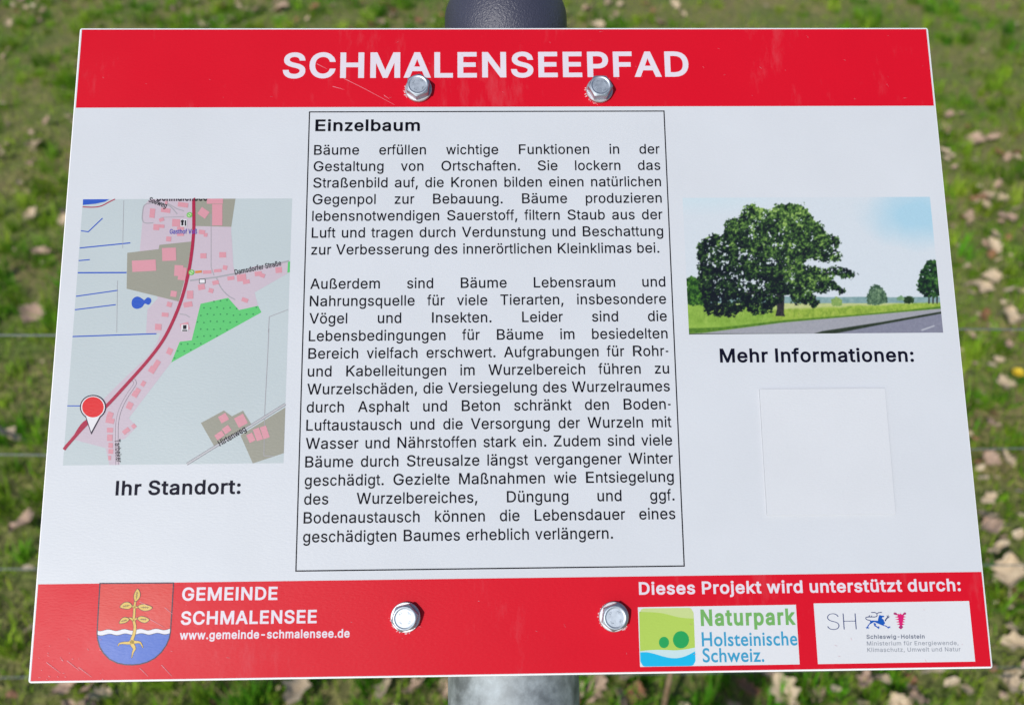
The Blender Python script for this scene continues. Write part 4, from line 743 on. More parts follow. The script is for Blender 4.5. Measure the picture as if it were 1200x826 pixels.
# domed plastic cap on the post's upper end
prof = [(-0.03, 0.0303), (-0.03, 0.0318), (0.0165, 0.0318)]
for i in range(1, 9):
    a = math.pi/2*i/8; prof.append((0.0165+0.012*math.sin(a), 0.0198+0.012*math.cos(a)))
prof += [(0.0293, 0.012), (0.0296, 0.004)]
n = 56; vs, fs = [], []
for h, rad in prof:
    for k in range(n):
        a = 2*math.pi*k/n
        vs.append(on_panel(AXIS_X+rad*math.cos(a), 0.306+h, AXIS_Z+rad*math.sin(a))-base)
for i in range(len(prof)-1):
    for k in range(n): fs.append((i*n+k, (i+1)*n+k, (i+1)*n+(k+1) % n, i*n+(k+1) % n))
fs.append(tuple((len(prof)-1)*n+k for k in range(n)))
mesh_obj('end_cap', vs, fs, CAP_M, post, smooth=True)

# the panel: 3 mm sheet with softly rounded corners and edges
def rounded(x0, y0, x1, y1, r, n=6):
    out = []
    for cx, cy, a0 in ((x1-r, y1-r, 0), (x0+r, y1-r, 90), (x0+r, y0+r, 180), (x1-r, y0+r, 270)):
        for i in range(n+1):
            a = R(a0+90*i/n); out.append((cx+r*math.cos(a), cy+r*math.sin(a)))
    return out
def plate(name, x0, y0, x1, y1, r, thick, ztop, bev, m_top, m_edge, parent):
    rings = [(0.0, -thick), (0.0, -bev), (bev*0.3, -bev*0.3), (bev, 0.0)]
    vs, fs, fm = [], [], []
    for ins, z in rings: vs += [(x, y, ztop+z) for x, y in rounded(x0+ins, y0+ins, x1-ins, y1-ins, max(r-ins, 0.00005))]
    n = len(vs)//len(rings)
    for i in range(len(rings)-1):
        for k in range(n):
            fs.append((i*n+k, i*n+(k+1) % n, (i+1)*n+(k+1) % n, (i+1)*n+k)); fm.append(1)
    fs.append(tuple(3*n+k for k in range(n))); fm.append(0)
    fs.append(tuple(reversed(range(n)))); fm.append(1)
    return mesh_obj(name, vs, fs, [m_top, m_edge], parent, fm)
panel = plate('panel', 0, 0, PANEL_W, PANEL_H, 0.0012, 0.003, 0.0, 0.0006, PAPER_M, EDGE, sign)
panel.matrix_local = Matrix.Translation(-base) @ PANEL_M

def part(name, draw):
    a = Art(); draw(a); return a.build(name, panel)

part('header_band', lambda a: a.poly(rect(1.2*MM, 258.2*MM, 408.9*MM, 298.1*MM), RED, 2))
part('footer_band', lambda a: a.poly(rect(1.1*MM, 0.9*MM, 409.1*MM, 40.45*MM), RED, 2))
def cap_of(x, y, px): return (P(x, y)-P(x, y-px)).length
part('title_lettering', lambda a: lettering(a, 'SCHMALENSEEPFAD', P(329.8, 92), P(806.3, 90.2), WHITE_INK, 4, cap_of(560, 91, 29.8), gap=0.003))
def frame(a):
    a.line(rect(110.7*MM, 44.6*MM, 278.8*MM, 255.8*MM), 0.55*MM, BLACK, 2, closed=True)
part('text_frame', frame)
part('heading_lettering', lambda a: lettering(a, 'Einzelbaum', P(368.3, 154), P(491, 153.8), BLACK, 2, cap_of(430, 154, 13.8), widths=ARIAL_BOLD))
BODY = ["Bäume erfüllen wichtige Funktionen in der", "Gestaltung von Ortschaften. Sie lockern das", "Straßenbild auf, die Kronen bilden einen natürlichen",
 "Gegenpol zur Bebauung. Bäume produzieren", "lebensnotwendigen Sauerstoff, filtern Staub aus der", "Luft und tragen durch Verdunstung und Beschattung",
 "zur Verbesserung des innerörtlichen Kleinklimas bei.", None, "Außerdem sind Bäume Lebensraum und", "Nahrungsquelle für viele Tierarten, insbesondere",
 "Vögel und Insekten. Leider sind die", "Lebensbedingungen für Bäume im besiedelten", "Bereich vielfach erschwert. Aufgrabungen für Rohr-",
 "und Kabelleitungen im Wurzelbereich führen zu", "Wurzelschäden, die Versiegelung des Wurzelraumes", "durch Asphalt und Beton schränkt den Boden-",
 "Luftaustausch und die Versorgung der Wurzeln mit", "Wasser und Nährstoffen stark ein. Zudem sind viele", "Bäume durch Streusalze längst vergangener Winter",
 "geschädigt. Gezielte Maßnahmen wie Entsiegelung", "des Wurzelbereiches, Düngung und ggf.", "Bodenaustausch können die Lebensdauer eines", "geschädigten Baumes erheblich verlängern."]
def body(a):
    SIZE_CAP = 4.95*MM
    for i, t in enumerate(BODY):
        if not t: continue
        y = (234.29-8.0778*i)*MM
        x1 = {6: 273.8*MM, 22: 248.2*MM}.get(i, 275.9*MM)
        nat, span = lettering(a, t, (113.35*MM, y), (x1, y), BLACK, 2, SIZE_CAP, font=REGULAR, widths=ARIAL, justify=True)
part('body_lettering', body)
part('location_lettering', lambda a: lettering(a, 'Ihr Standort:', P(134.8, 580.4), P(281.4, 578.6), NAVY, 2, cap_of(208, 580, 17.2)))
part('information_lettering', lambda a: lettering(a, 'Mehr Informationen:', P(843.3, 424.8), P(1070.7, 424), NAVY, 2, cap_of(957, 424, 16.4)))
def town(a):
    lettering(a, 'GEMEINDE', P(212.9, 703.6), P(324.8, 702.6), WHITE_INK, 4, cap_of(270, 703, 15.6))
    lettering(a, 'SCHMALENSEE', P(211.5, 731.8), P(370.9, 729.8), WHITE_INK, 4, cap_of(290, 731, 15.8))
part('town_lettering', town)
part('website_lettering', lambda a: lettering(a, 'www.gemeinde-schmalensee.de', P(210.4, 749), P(409.6, 746.6), WHITE_INK, 4, cap_of(310, 747, 10.2)))
part('support_lettering', lambda a: lettering(a, 'Dieses Projekt wird unterstützt durch:', P(748.8, 696.6), P(1126, 692.2), WHITE_INK, 4, cap_of(930, 695, 14.8)))

# blank glossy sticker where the photograph has its machine-readable code
s0, s1 = P(898, 603.8), P(1036.6, 455)
STICKER = print_mat('white sticker print', (226, 229, 236))
plate('sticker', s0.x, s0.y, P(1048.3, 602).x, s1.y, 0.0006, 0.0012, 0.0012, 0.0001, STICKER, STICKER, panel)

# ---- coat of arms
def Z(ox, oy, k): return lambda pts: [P(ox+x/k, oy+y/k) for x, y in pts]
def arms(a):
    z = Z(100, 675, 7.508)
    red, blue, yel, ol = print_mat('shield red print', (222, 48, 44)), print_mat('shield blue print', (66, 108, 205)), print_mat('gold print', (228, 192, 92)), print_mat('dark outline print', (40, 22, 60))
    white = print_mat('shield white print', (232, 232, 240))
    shield = [(128, 62), (115, 270), (103, 500), (108, 555), (126, 618), (160, 675), (212, 728), (285, 763), (350, 776), (415, 778), (480, 772), (545, 754), (610, 720), (668, 668), (712, 605), (738, 545), (749, 485), (763, 270), (775, 58)]
    a.poly(z(shield), red, 4)
    lower = [(103, 500), (108, 555), (126, 618), (160, 675), (212, 728), (285, 763), (350, 776), (415, 778), (480, 772), (545, 754), (610, 720), (668, 668), (712, 605), (738, 545), (749, 485)]
    def wave(y0, y1, off): return [(105+i*(749-105)/40, y0+(y1-y0)*i/40+7*math.sin(i*0.72+off)) for i in range(41)]
    top, bot = wave(474, 464, 0.4), wave(515, 503, 0.0)
    a.poly(z(top+list(reversed(bot))), white, 5)
    a.poly(z([bot[0]]+lower[1:-1]+[bot[-1]]+list(reversed(bot[1:-1]))), blue, 5)
    a.line(z(bot), 0.22*MM, ol, 6); a.line(z(top), 0.18*MM, ol, 6)
    a.line(z(shield), 0.5*MM, ol, 7, closed=True)
    def limb(pts, ws):
        q = z(smooth_line(pts, 5)); k = len(q)
        w = [(ws[0]+(ws[1]-ws[0])*i/(k-1))*MM for i in range(k)]
        a.line(q, [x+0.34*MM for x in w], ol, 8); a.line(q, w, yel, 10)
    limb([(440, 215), (433, 270), (430, 330), (426, 385), (436, 440), (430, 500), (408, 560)], (0.7, 1.25))
    limb([(400, 258), (432, 268)], (0.3, 0.9)); limb([(432, 275), (470, 268)], (0.9, 0.3))
    limb([(362, 378), (395, 368), (426, 390)], (0.25, 0.9)); limb([(428, 388), (448, 372), (475, 374)], (0.9, 0.25))
    limb([(412, 575), (385, 585), (335, 585), (300, 592), (288, 612)], (1.4, 0.15))
    limb([(405, 575), (440, 578), (482, 582), (508, 628)], (1.5, 0.15))
    limb([(408, 560), (415, 600), (432, 635), (418, 670), (408, 718)], (2.0, 0.1))
    for lf in ([(440, 222), (425, 185), (434, 143), (460, 108), (483, 148), (475, 192)],
               [(303, 268), (340, 230), (385, 228), (412, 260), (385, 286), (340, 284)],
               [(462, 268), (492, 245), (540, 248), (590, 274), (555, 300), (500, 300)],
               [(297, 412), (316, 374), (352, 358), (388, 376), (360, 405), (325, 414)],
               [(458, 370), (486, 350), (530, 358), (564, 380), (532, 408), (488, 400)]):
        sm = smooth_line(lf, 4, closed=True)
        a.poly(z(sm), yel, 12); a.line(z(sm), 0.22*MM, ol, 13, closed=True)
        c = Vector((sum(p[0] for p in lf)/6, sum(p[1] for p in lf)/6)); far = max(lf, key=lambda p: (Vector(p)-c).length); dv = (Vector(far)-c)*0.55
        mid = [c-dv+dv*2*i/8 for i in range(9)]
        a.line(z(mid), 0.18*MM, ol, 14)
        nn = Vector((-dv.y, dv.x)).normalized()*9
        for i in (2, 4, 6):
            for s in (-1, 1): a.line(z([mid[i], mid[i]+nn*s+dv*0.22]), 0.13*MM, ol, 15 if s > 0 else 16)
part('coat_of_arms', arms)

# ---- nature park logo
def park(a):
    z = Z(740, 670, 5.714)
    wht = print_mat('logo white print', (232, 234, 240)); pale = print_mat('pale lime print', (206, 222, 150)); lime = print_mat('lime print', (184, 214, 96))
    dark = print_mat('leaf green print', (38, 168, 92)); foam = print_mat('pale water print', (206, 232, 236)); cyan = print_mat('cyan print', (24, 190, 240))
    green_t = print_mat('soft green lettering print', (122, 184, 104)); blue_t = print_mat('soft blue lettering print', (62, 164, 208))
    a.poly(z([(42, 235), (1100, 218), (1126, 617), (57, 634)]), wht, 4)
    def clip_box(f0, f1):
        return None
    L0 = lambda y: 50+(y-240)*(60-50)/390.0
    R0 = lambda y: 414+(y-235)*(430-414)/390.0
    # the rounded square, cut into wavy bands
    def band(topf, botf):
        xs = [i/24 for i in range(25)]
        t = [(L0(topf(s))+(R0(topf(s))-L0(topf(s)))*s, topf(s)) for s in xs]
        b = [(L0(botf(s))+(R0(botf(s))-L0(botf(s)))*s, botf(s)) for s in xs]
        return t+list(reversed(b))
    def corner(s, y, up):                                           # rounds the outer corners of the square
        r = 0.09
        d = max(0, r-s, s-(1-r))/r
        return y+(1-math.sqrt(max(0, 1-d*d)))*34*(1 if up else -1)
    top = lambda s: corner(s, 243-5*s, True)
    bottom = lambda s: corner(s, 632-5*s, False)
    hill = lambda s: 268+5*s+40/(1+math.exp(-10*(s-0.58)))-2
    shore = lambda s: 527-16*math.sin(min(1, s*1.15)*math.pi*0.9)*(1-s)-30*max(0, s-0.62)*2.2*s+2
    sea = lambda s: 536+52*math.sin(max(0, s-0.12)/0.88*math.pi*1.0)**1.1*(0.3+0.9*s)-6*s
    a.poly(z(band(top, lambda s: max(hill(s), top(s)))), pale, 5)
    a.poly(z(band(hill, shore)), lime, 5)
    a.poly(z(band(shore, lambda s: max(sea(s), shore(s)+2))), foam, 5)
    a.poly(z(band(lambda s: max(sea(s), shore(s)+2), bottom)), cyan, 5)
    a.poly(z([(217+34*math.cos(t*0.25), 470+38*math.sin(t*0.25)) for t in range(25)]), dark, 6)
    a.poly(z([(331+54*math.cos(t*0.2), 452+58*math.sin(t*0.2)) for t in range(31)]), dark, 6)
    lettering(a, 'Naturpark', P(740+465/5.714, 670+361/5.714), P(740+1100/5.714, 670+353/5.714), green_t, 6, cap_of(840, 730, 19.4), font=HEAVY, gap=0.02)
    lettering(a, 'Holsteinische', P(740+472/5.714, 670+497/5.714), P(740+1112/5.714, 670+490/5.714), blue_t, 6, cap_of(840, 757, 12.6), font=HUMANIST)
    lettering(a, 'Schweiz.', P(740+478/5.714, 670+604/5.714), P(740+890/5.714, 670+600/5.714), blue_t, 6, cap_of(840, 775, 12.6), font=HUMANIST)
part('park_logo', park)

# ---- state logo: thin SH, striding lion, nettle leaf, three small lines
def state(a):
    z0 = Z(945, 690, 5.714); z = Z(1010, 715, 20)
    wht = print_mat('logo white print', (232, 234, 240)); thin = print_mat('slate blue print', (66, 80, 128)); lion = print_mat('lion blue print', (24, 92, 190)); dk = print_mat('dark lion blue print', (40, 62, 120))
    mag = print_mat('magenta print', (224, 34, 120)); mag2 = print_mat('dull magenta print', (176, 50, 118)); g1 = print_mat('slate grey print', (108, 116, 136)); g2 = print_mat('light grey print', (152, 158, 170))
    a.poly(z0([(47, 95), (1088, 79), (1130, 484), (77, 501)]), wht, 4)
    for t, l, r in (('S', (140, 270), (222, 270)), ('H', (249, 269), (336, 268))):
        lettering(a, t, z0([l])[0], z0([r])[0], thin, 6, cap_of(990, 735, 18.6), font=THIN)
    a.poly(z([(185, 235), (260, 232), (370, 240), (380, 180), (402, 105), (440, 110), (455, 120), (500, 118), (525, 135), (505, 155), (470, 160), (470, 190), (500, 205), (520, 250), (540, 290), (535, 305), (505, 335),
              (560, 350), (605, 380), (655, 368), (672, 378), (650, 392), (678, 412), (640, 402), (612, 425), (598, 402), (540, 365), (480, 350), (420, 325), (340, 290), (295, 268), (255, 282), (225, 300), (180, 325), (150, 372), (148, 392), (182, 408), (150, 412), (152, 436), (125, 412), (105, 440), (106, 408), (80, 392), (115, 385), (135, 345), (160, 315), (190, 280)]), lion, 6)
    a.poly(z([(262, 300), (300, 290), (330, 312), (322, 345), (365, 378), (405, 366), (398, 388), (428, 408), (398, 408), (392, 438), (372, 415), (340, 390), (285, 360), (280, 325)]), lion, 7)
    a.line(z(smooth_line([(200, 232), (130, 218), (88, 190), (100, 158), (170, 150), (290, 150), (345, 135), (352, 95), (330, 60), (290, 45), (215, 45)], 4)), 0.32*MM, dk, 8)
    a.line(z([(352, 70), (390, 48), (465, 42)]), 0.34*MM, dk, 9)
    a.line(z([(160, 145), (185, 105)]), [0.5*MM, 0.15*MM], dk, 9); a.line(z([(215, 145), (235, 112)]), [0.4*MM, 0.12*MM], dk, 9)
    a.line(z([(545, 245), (560, 205), (612, 150)]), 0.5*MM, dk, 8)
    for q in ((575, 112), (615, 98), (650, 140), (632, 175)): a.line(z([(608, 152), q]), [0.4*MM, 0.12*MM], dk, 9 if q[0] < 620 else 10)
    nl = [(735, 60), (765, 42), (810, 58), (842, 92), (862, 68), (885, 92), (908, 60), (925, 92), (955, 88), (968, 60), (1005, 38), (1036, 62), (1030, 92), (985, 105), (975, 125), (1030, 150), (975, 165), (972, 188), (1020, 210), (965, 222), (960, 245), (1012, 268), (955, 280), (950, 302), (1000, 328), (945, 338),
          (940, 352), (968, 390), (930, 425), (912, 440), (885, 425), (855, 395), (885, 352), (880, 335), (812, 330), (872, 305), (870, 282), (795, 268), (860, 248), (858, 222), (775, 210), (850, 190), (848, 165), (768, 155), (838, 132), (830, 110), (780, 102), (745, 90)]
    a.poly(z(nl), mag, 6)
    for c in ([(735, 60), (765, 42), (808, 58), (832, 92), (780, 102), (745, 90)], [(972, 62), (1005, 38), (1036, 62), (1030, 92), (985, 103), (960, 88)], [(888, 352), (938, 352), (968, 390), (930, 425), (912, 440), (885, 425), (855, 395)]):
        a.poly(z(c), mag2, 7)
    L2 = lambda t, x0, y0, x1, y1, m, b: lettering(a, t, P(945+x0/5.714, 690+y0/5.714), P(945+x1/5.714, 690+y1/5.714), m, 6, cap_of(1050, 755, 4.9), font=BOLD if b > 8 else REGULAR, gap=0.02)
    L2('Schleswig-Holstein', 402, 332, 792, 330, g1, 12); L2('Ministerium für Energiewende,', 405, 377, 1018, 373, g2, 4); L2('Klimaschutz, Umwelt und Natur', 408, 420, 1033, 415, g2, 4)
part('state_logo', state)

# ---- village map
def village_map(a):
    A, B, C, D, E = Z(0, 275, 3), Z(75, 225, 5.007), Z(210, 225, 5.007), Z(65, 385, 5.007), Z(195, 385, 5.007)
    F = Z(170, 230, 13.76)
    x0, y0, x1, y1 = 7.75*MM, 90.9*MM, 103.86*MM, 213.0*MM
    base_m, res, yard, pink = print_mat('map field print', (198, 209, 214)), print_mat('map lilac print', (207, 192, 206)), print_mat('map farmyard print', (160, 159, 147)), print_mat('map building print', (222, 156, 170))
    grn, grn2, wat, road = print_mat('map orchard print', (96, 204, 118)), print_mat('map orchard dot print', (58, 150, 92)), print_mat('map water print', (44, 92, 200)), print_mat('map main road print', (178, 38, 76))
    grey, lbl, blue_l, wht, pin = print_mat('map path print', (172, 170, 178)), print_mat('map label print', (30, 28, 40)), print_mat('map inn label print', (78, 72, 190)), print_mat('map white print', (236, 234, 240)), print_mat('map pin print', (230, 38, 46))
    def clamp(pts): return [(min(max(p.x, x0), x1), min(max(p.y, y0), y1)) for p in pts]
    a.poly(rect(x0, y0, x1, y1), base_m, 2)
    top = y1
    resid = B([(500, 30), (468, 75), (455, 120), (455, 185), (440, 352), (470, 520), (548, 622), (486, 690), (478, 826)])+A([(510, 346), (562, 346), (548, 385), (515, 430), (440, 500), (360, 580), (300, 652), (245, 714)])+D([(120, 655), (292, 700), (314, 812), (375, 812), (372, 650), (402, 648), (476, 575), (428, 525), (660, 220)])+A([(600, 448), (700, 360), (835, 265), (905, 250), (893, 203), (1022, 132), (1018, 97), (890, 112), (825, 142), (818, 110), (812, 0)])+C([(303, 300), (300, 205), (325, 30)])
    a.poly(clamp(resid), res, 4)
    for pl in (A([(445, 64), (555, 51), (558, 36), (672, 24), (655, 130), (626, 235), (443, 190)]), C([(85, 30), (326, 30), (301, 205), (82, 200)]), E([(200, 553), (335, 480), (382, 514), (447, 481), (496, 561), (280, 693)]), E([(432, 625), (700, 462), (692, 730), (505, 790)])):
        a.poly(clamp(pl), yard, 5)
    orchard = A([(800, 222), (838, 265), (905, 250), (917, 273), (600, 449), (630, 376), (672, 371), (703, 243)])
    a.poly(orchard, grn, 5)
    a.poly(clamp(A([(1010, 96), (1024, 94), (1024, 132), (1008, 134)])), grn, 6)
    op = [(p.x, p.y) for p in orchard]; rr = random.Random(4)
    for i in range(14):
        for j in range(9):
            q = A([(612+i*23+(j % 2)*11, 232+j*25+rr.uniform(-3, 3))])[0]
            if inside((q.x, q.y), op): a.disc(q, 0.42*MM, grn2, 7, 6)
    # ditches, ponds and the lake
    for ln, w in ((B([(95, 228), (138, 234), (222, 154)]), 0.5), (B([(88, 329), (385, 299)]), 0.55), (B([(82, 403), (147, 397)]), 0.5), (B([(77, 474), (363, 473)]), 0.65), (B([(67, 612), (312, 577)]), 0.5), (B([(60, 691), (300, 661)]), 0.5), (A([(253, 358), (548, 348)]), 0.55), (D([(66, 453), (145, 453)]), 0.45)):
        a.line(clamp(ln), w*MM, wat, 6)
    a.poly(clamp(smooth_line(B([(393, 650), (402, 625), (428, 613), (455, 626), (468, 634), (485, 619), (505, 625), (508, 645), (492, 662), (470, 655), (455, 675), (425, 686), (400, 675)]), 3, True)), wat, 7)
    a.poly(clamp(B([(106, 40), (262, 40), (235, 58), (180, 70), (106, 77)])), wat, 5)
    a.line(clamp(smooth_line(B([(105, 88), (170, 90), (215, 82), (255, 62), (295, 42)]), 4)), 0.5*MM, road, 7)
    # lanes
    for ln, w in ((smooth_line(B([(660, 130), (600, 75), (480, 70), (457, 120), (462, 178), (520, 182)]), 4), 0.45), (B([(590, 60), (660, 100), (700, 112)]), 0.4), (B([(560, 150), (700, 145)]), 0.3), (C([(183, 130), (183, 440), (200, 490)]), 0.3), (C([(60, 520), (215, 500), (330, 478), (640, 405)]), 0.75), (smooth_line(C([(215, 505), (240, 560), (280, 605), (325, 632)]), 4), 0.45), (C([(0, 715), (35, 720), (58, 735)]), 0.4), (C([(635, 690), (525, 732), (520, 826)]), 0.28), (E([(598, 0), (590, 180), (575, 470), (570, 745), (625, 748)]), 0.28), (B([(346, 50), (340, 330)]), 0.16), (B([(310, 520), (306, 826)]), 0.16)):
        a.line(clamp(ln), w*MM, grey, 8)
    tarb = smooth_line(D([(455, 300), (465, 318), (455, 340), (415, 400), (380, 470), (362, 540), (358, 620), (360, 800)]), 4)
    a.line(clamp(tarb), 1.35*MM, print_mat('map casing print', (120, 116, 128)), 8); a.line(clamp(tarb), 1.0*MM, res, 9)
    hirt = E([(118, 796), (280, 694), (500, 565), (695, 443)])
    a.line(clamp(hirt), 1.15*MM, print_mat('map casing print', (120, 116, 128)), 8); a.line(clamp(hirt), 0.75*MM, print_mat('map lane print', (198, 198, 204)), 9)
    # buildings
    def box(fr, x, y, w, h, ang=0):
        c, s = math.cos(R(ang)), math.sin(R(ang))
        return clamp(fr([(x+dx*w/2*c-dy*h/2*s, y+dx*w/2*s+dy*h/2*c) for dx, dy in ((-1, -1), (1, -1), (1, 1), (-1, 1))]))
    for fr, lst in ((F, [(105, 275, 85, 150, 6), (320, 230, 150, 70, 8), (600, 140, 165, 75, 8), (170, 500, 95, 95, 4), (260, 485, 80, 55, 4), (255, 380, 80, 55, -20), (490, 430, 130, 120, 3), (560, 520, 110, 50, 0), (560, 620, 110, 45, 0), (370, 690, 80, 80, 5), (930, 270, 150, 130, 35), (905, 580, 100, 70, 8), (965, 625, 60, 60, 5), (330, 105, 40, 50, 10)]),
                    (B, [(466, 433, 140, 66, -3), (613, 366, 82, 76, -2), (670, 462, 52, 64, 3), (690, 480, 45, 75, 8), (640, 598, 36, 34, 8), (615, 660, 30, 28, 15), (590, 720, 40, 24, 5), (550, 792, 38, 36, 3)]),
                    (C, [(219, 135, 60, 125, 0), (205, 55, 95, 30, 0), (138, 375, 36, 30, 0), (251, 369, 40, 32, 0), (265, 444, 26, 26, 10), (222, 462, 44, 18, -5), (160, 470, 50, 20, -2), (299, 506, 40, 22, -8), (362, 503, 54, 40, -8), (390, 527, 40, 24, -10), (460, 480, 42, 26, -6), (485, 490, 28, 24, 20), (580, 458, 38, 34, -5), (210, 532, 38, 24, -12), (183, 579, 28, 26, 15), (127, 558, 40, 32, -10), (60, 603, 38, 48, 0), (48, 660, 52, 30, -10), (382, 634, 38, 24, 20), (30, 790, 50, 44, -15)]),
                    (D, [(667, 133, 32, 38, 25), (590, 210, 30, 52, 32), (565, 242, 38, 36, 32), (513, 323, 24, 32, 30), (480, 365, 30, 30, 30), (465, 385, 34, 32, 30), (433, 452, 34, 42, 25), (318, 508, 34, 38, 20), (318, 540, 50, 30, 10), (318, 595, 36, 28, 2), (317, 640, 32, 38, 2), (322, 685, 26, 30, 2), (323, 720, 28, 28, 4), (316, 758, 16, 26, 0), (413, 600, 44, 26, -38), (458, 572, 24, 24, -38)]),
                    (E, [(333, 525, 50, 44, -30), (352, 592, 44, 38, -35), (310, 626, 52, 34, -35), (435, 540, 60, 62, -28), (494, 640, 38, 50, -25), (535, 620, 38, 72, -20), (575, 608, 38, 72, -18)])):
        for i, q in enumerate(lst): a.poly(box(fr, *q), pink, 10+(i % 3))
    # main road
    main = smooth_line([P(226, 228)]+A([(679, -30), (677, 10), (672, 60), (661, 130), (640, 215), (610, 295), (572, 370), (520, 440), (440, 530), (370, 605), (300, 668), (222, 755)]), 5)
    a.line([p for p in clamp(main)], 1.45*MM, road, 14)
    a.line(smooth_line(A([(330, 640), (295, 660), (272, 690), (258, 718)]), 3), 1.1*MM, road, 15)
    # signs printed on the map
    grn_i = print_mat('map green sign print', (104, 196, 84))
    for c in (F([(705, 303)])[0], A([(671, 133)])[0]):
        a.disc(c, 1.3*MM, grn_i, 16); a.disc(c, 0.9*MM, print_mat('map pale sign print', (190, 220, 170)), 17)
        a.line([c+Vector((-0.7*MM, 0.5*MM)), c+Vector((0.7*MM, -0.5*MM))], 0.4*MM, grn_i, 18)
    a.line(A([(684, 132), (707, 130)]), 1.1*MM, print_mat('map orange sign print', (222, 140, 70)), 16)
    a.poly(F([(562, 372), (663, 372), (663, 492), (562, 492)]), wht, 16)
    a.line(F([(592, 390), (592, 475)]), 1.0*MM, lbl, 17); a.disc(F([(592, 405)])[0], 0.75*MM, lbl, 18, 10); a.line(F([(640, 390), (640, 480)]), 0.7*MM, lbl, 17)
    a.poly(A([(698, 156), (720, 156), (720, 172), (698, 172)]), lbl, 16); a.poly(A([(700, 158), (718, 158), (718, 170), (700, 170)]), wht, 17)
    a.poly(A([(636, 316), (660, 316), (660, 340), (636, 340)]), wht, 16); a.line(A([(648, 318), (648, 332)]), 1.6*MM, lbl, 17); a.line(A([(639, 337), (657, 337)]), 0.6*MM, lbl, 18)
    # labels
    lettering(a, 'Seeweg', P(172.8, 236.6), P(193.2, 244.2), lbl, 18, 2.5*MM, font=REGULAR)
    lettering(a, 'Gasthof Voß', P(198, 274.3), P(230, 274.1), blue_l, 18, 2.3*MM, font=REGULAR)
    lettering(a, 'Damsdorfer Straße', P(274.8, 322.2), P(329, 311.2), lbl, 18, 2.5*MM, font=REGULAR)
    lettering(a, 'Hirtenweg', P(257.5, 522.8), P(288.5, 504.8), lbl, 18, 2.7*MM, font=REGULAR)
    lettering(a, 'Tarbeker', P(134, 515.2), P(136.2, 542), lbl, 18, 2.4*MM, font=REGULAR)
    # village name, cut by the map's upper edge
    t = Art(); lettering(t, 'Schmalensee', P(182.5, 235.9), P(242, 235.6), lbl, 18, 3.8*MM)
    for f in t.f:
        q = [Vector(t.v[i]) for i in f]; out = []
        for i in range(3):
            p, r = q[i], q[(i+1) % 3]
            if p.y <= y1: out.append(p)
            if (p.y-y1)*(r.y-y1) < 0: out.append(p.lerp(r, (y1-p.y)/(r.y-p.y)))
        for i in range(1, len(out)-1): a.tris([out[0], out[i], out[i+1]], [(0, 1, 2)], lbl, 18)
    # location pin
    navy = print_mat('map pin outline print', (48, 32, 62))
    def pinshape(g):
        pts = [(326+(46+g)*math.cos(t), 606+(43+g)*math.sin(t)) for t in [R(125+i*290/30) for i in range(31)]]
        return pts+[(320, 702+g*2.2)]
    a.poly(A(pinshape(0)), navy, 20); a.poly(A(pinshape(-4)), wht, 21)
    a.poly(A([(326+38*math.cos(i*0.2), 606+36*math.sin(i*0.2)) for i in range(31)]), pin, 22)
part('map_print', village_map)

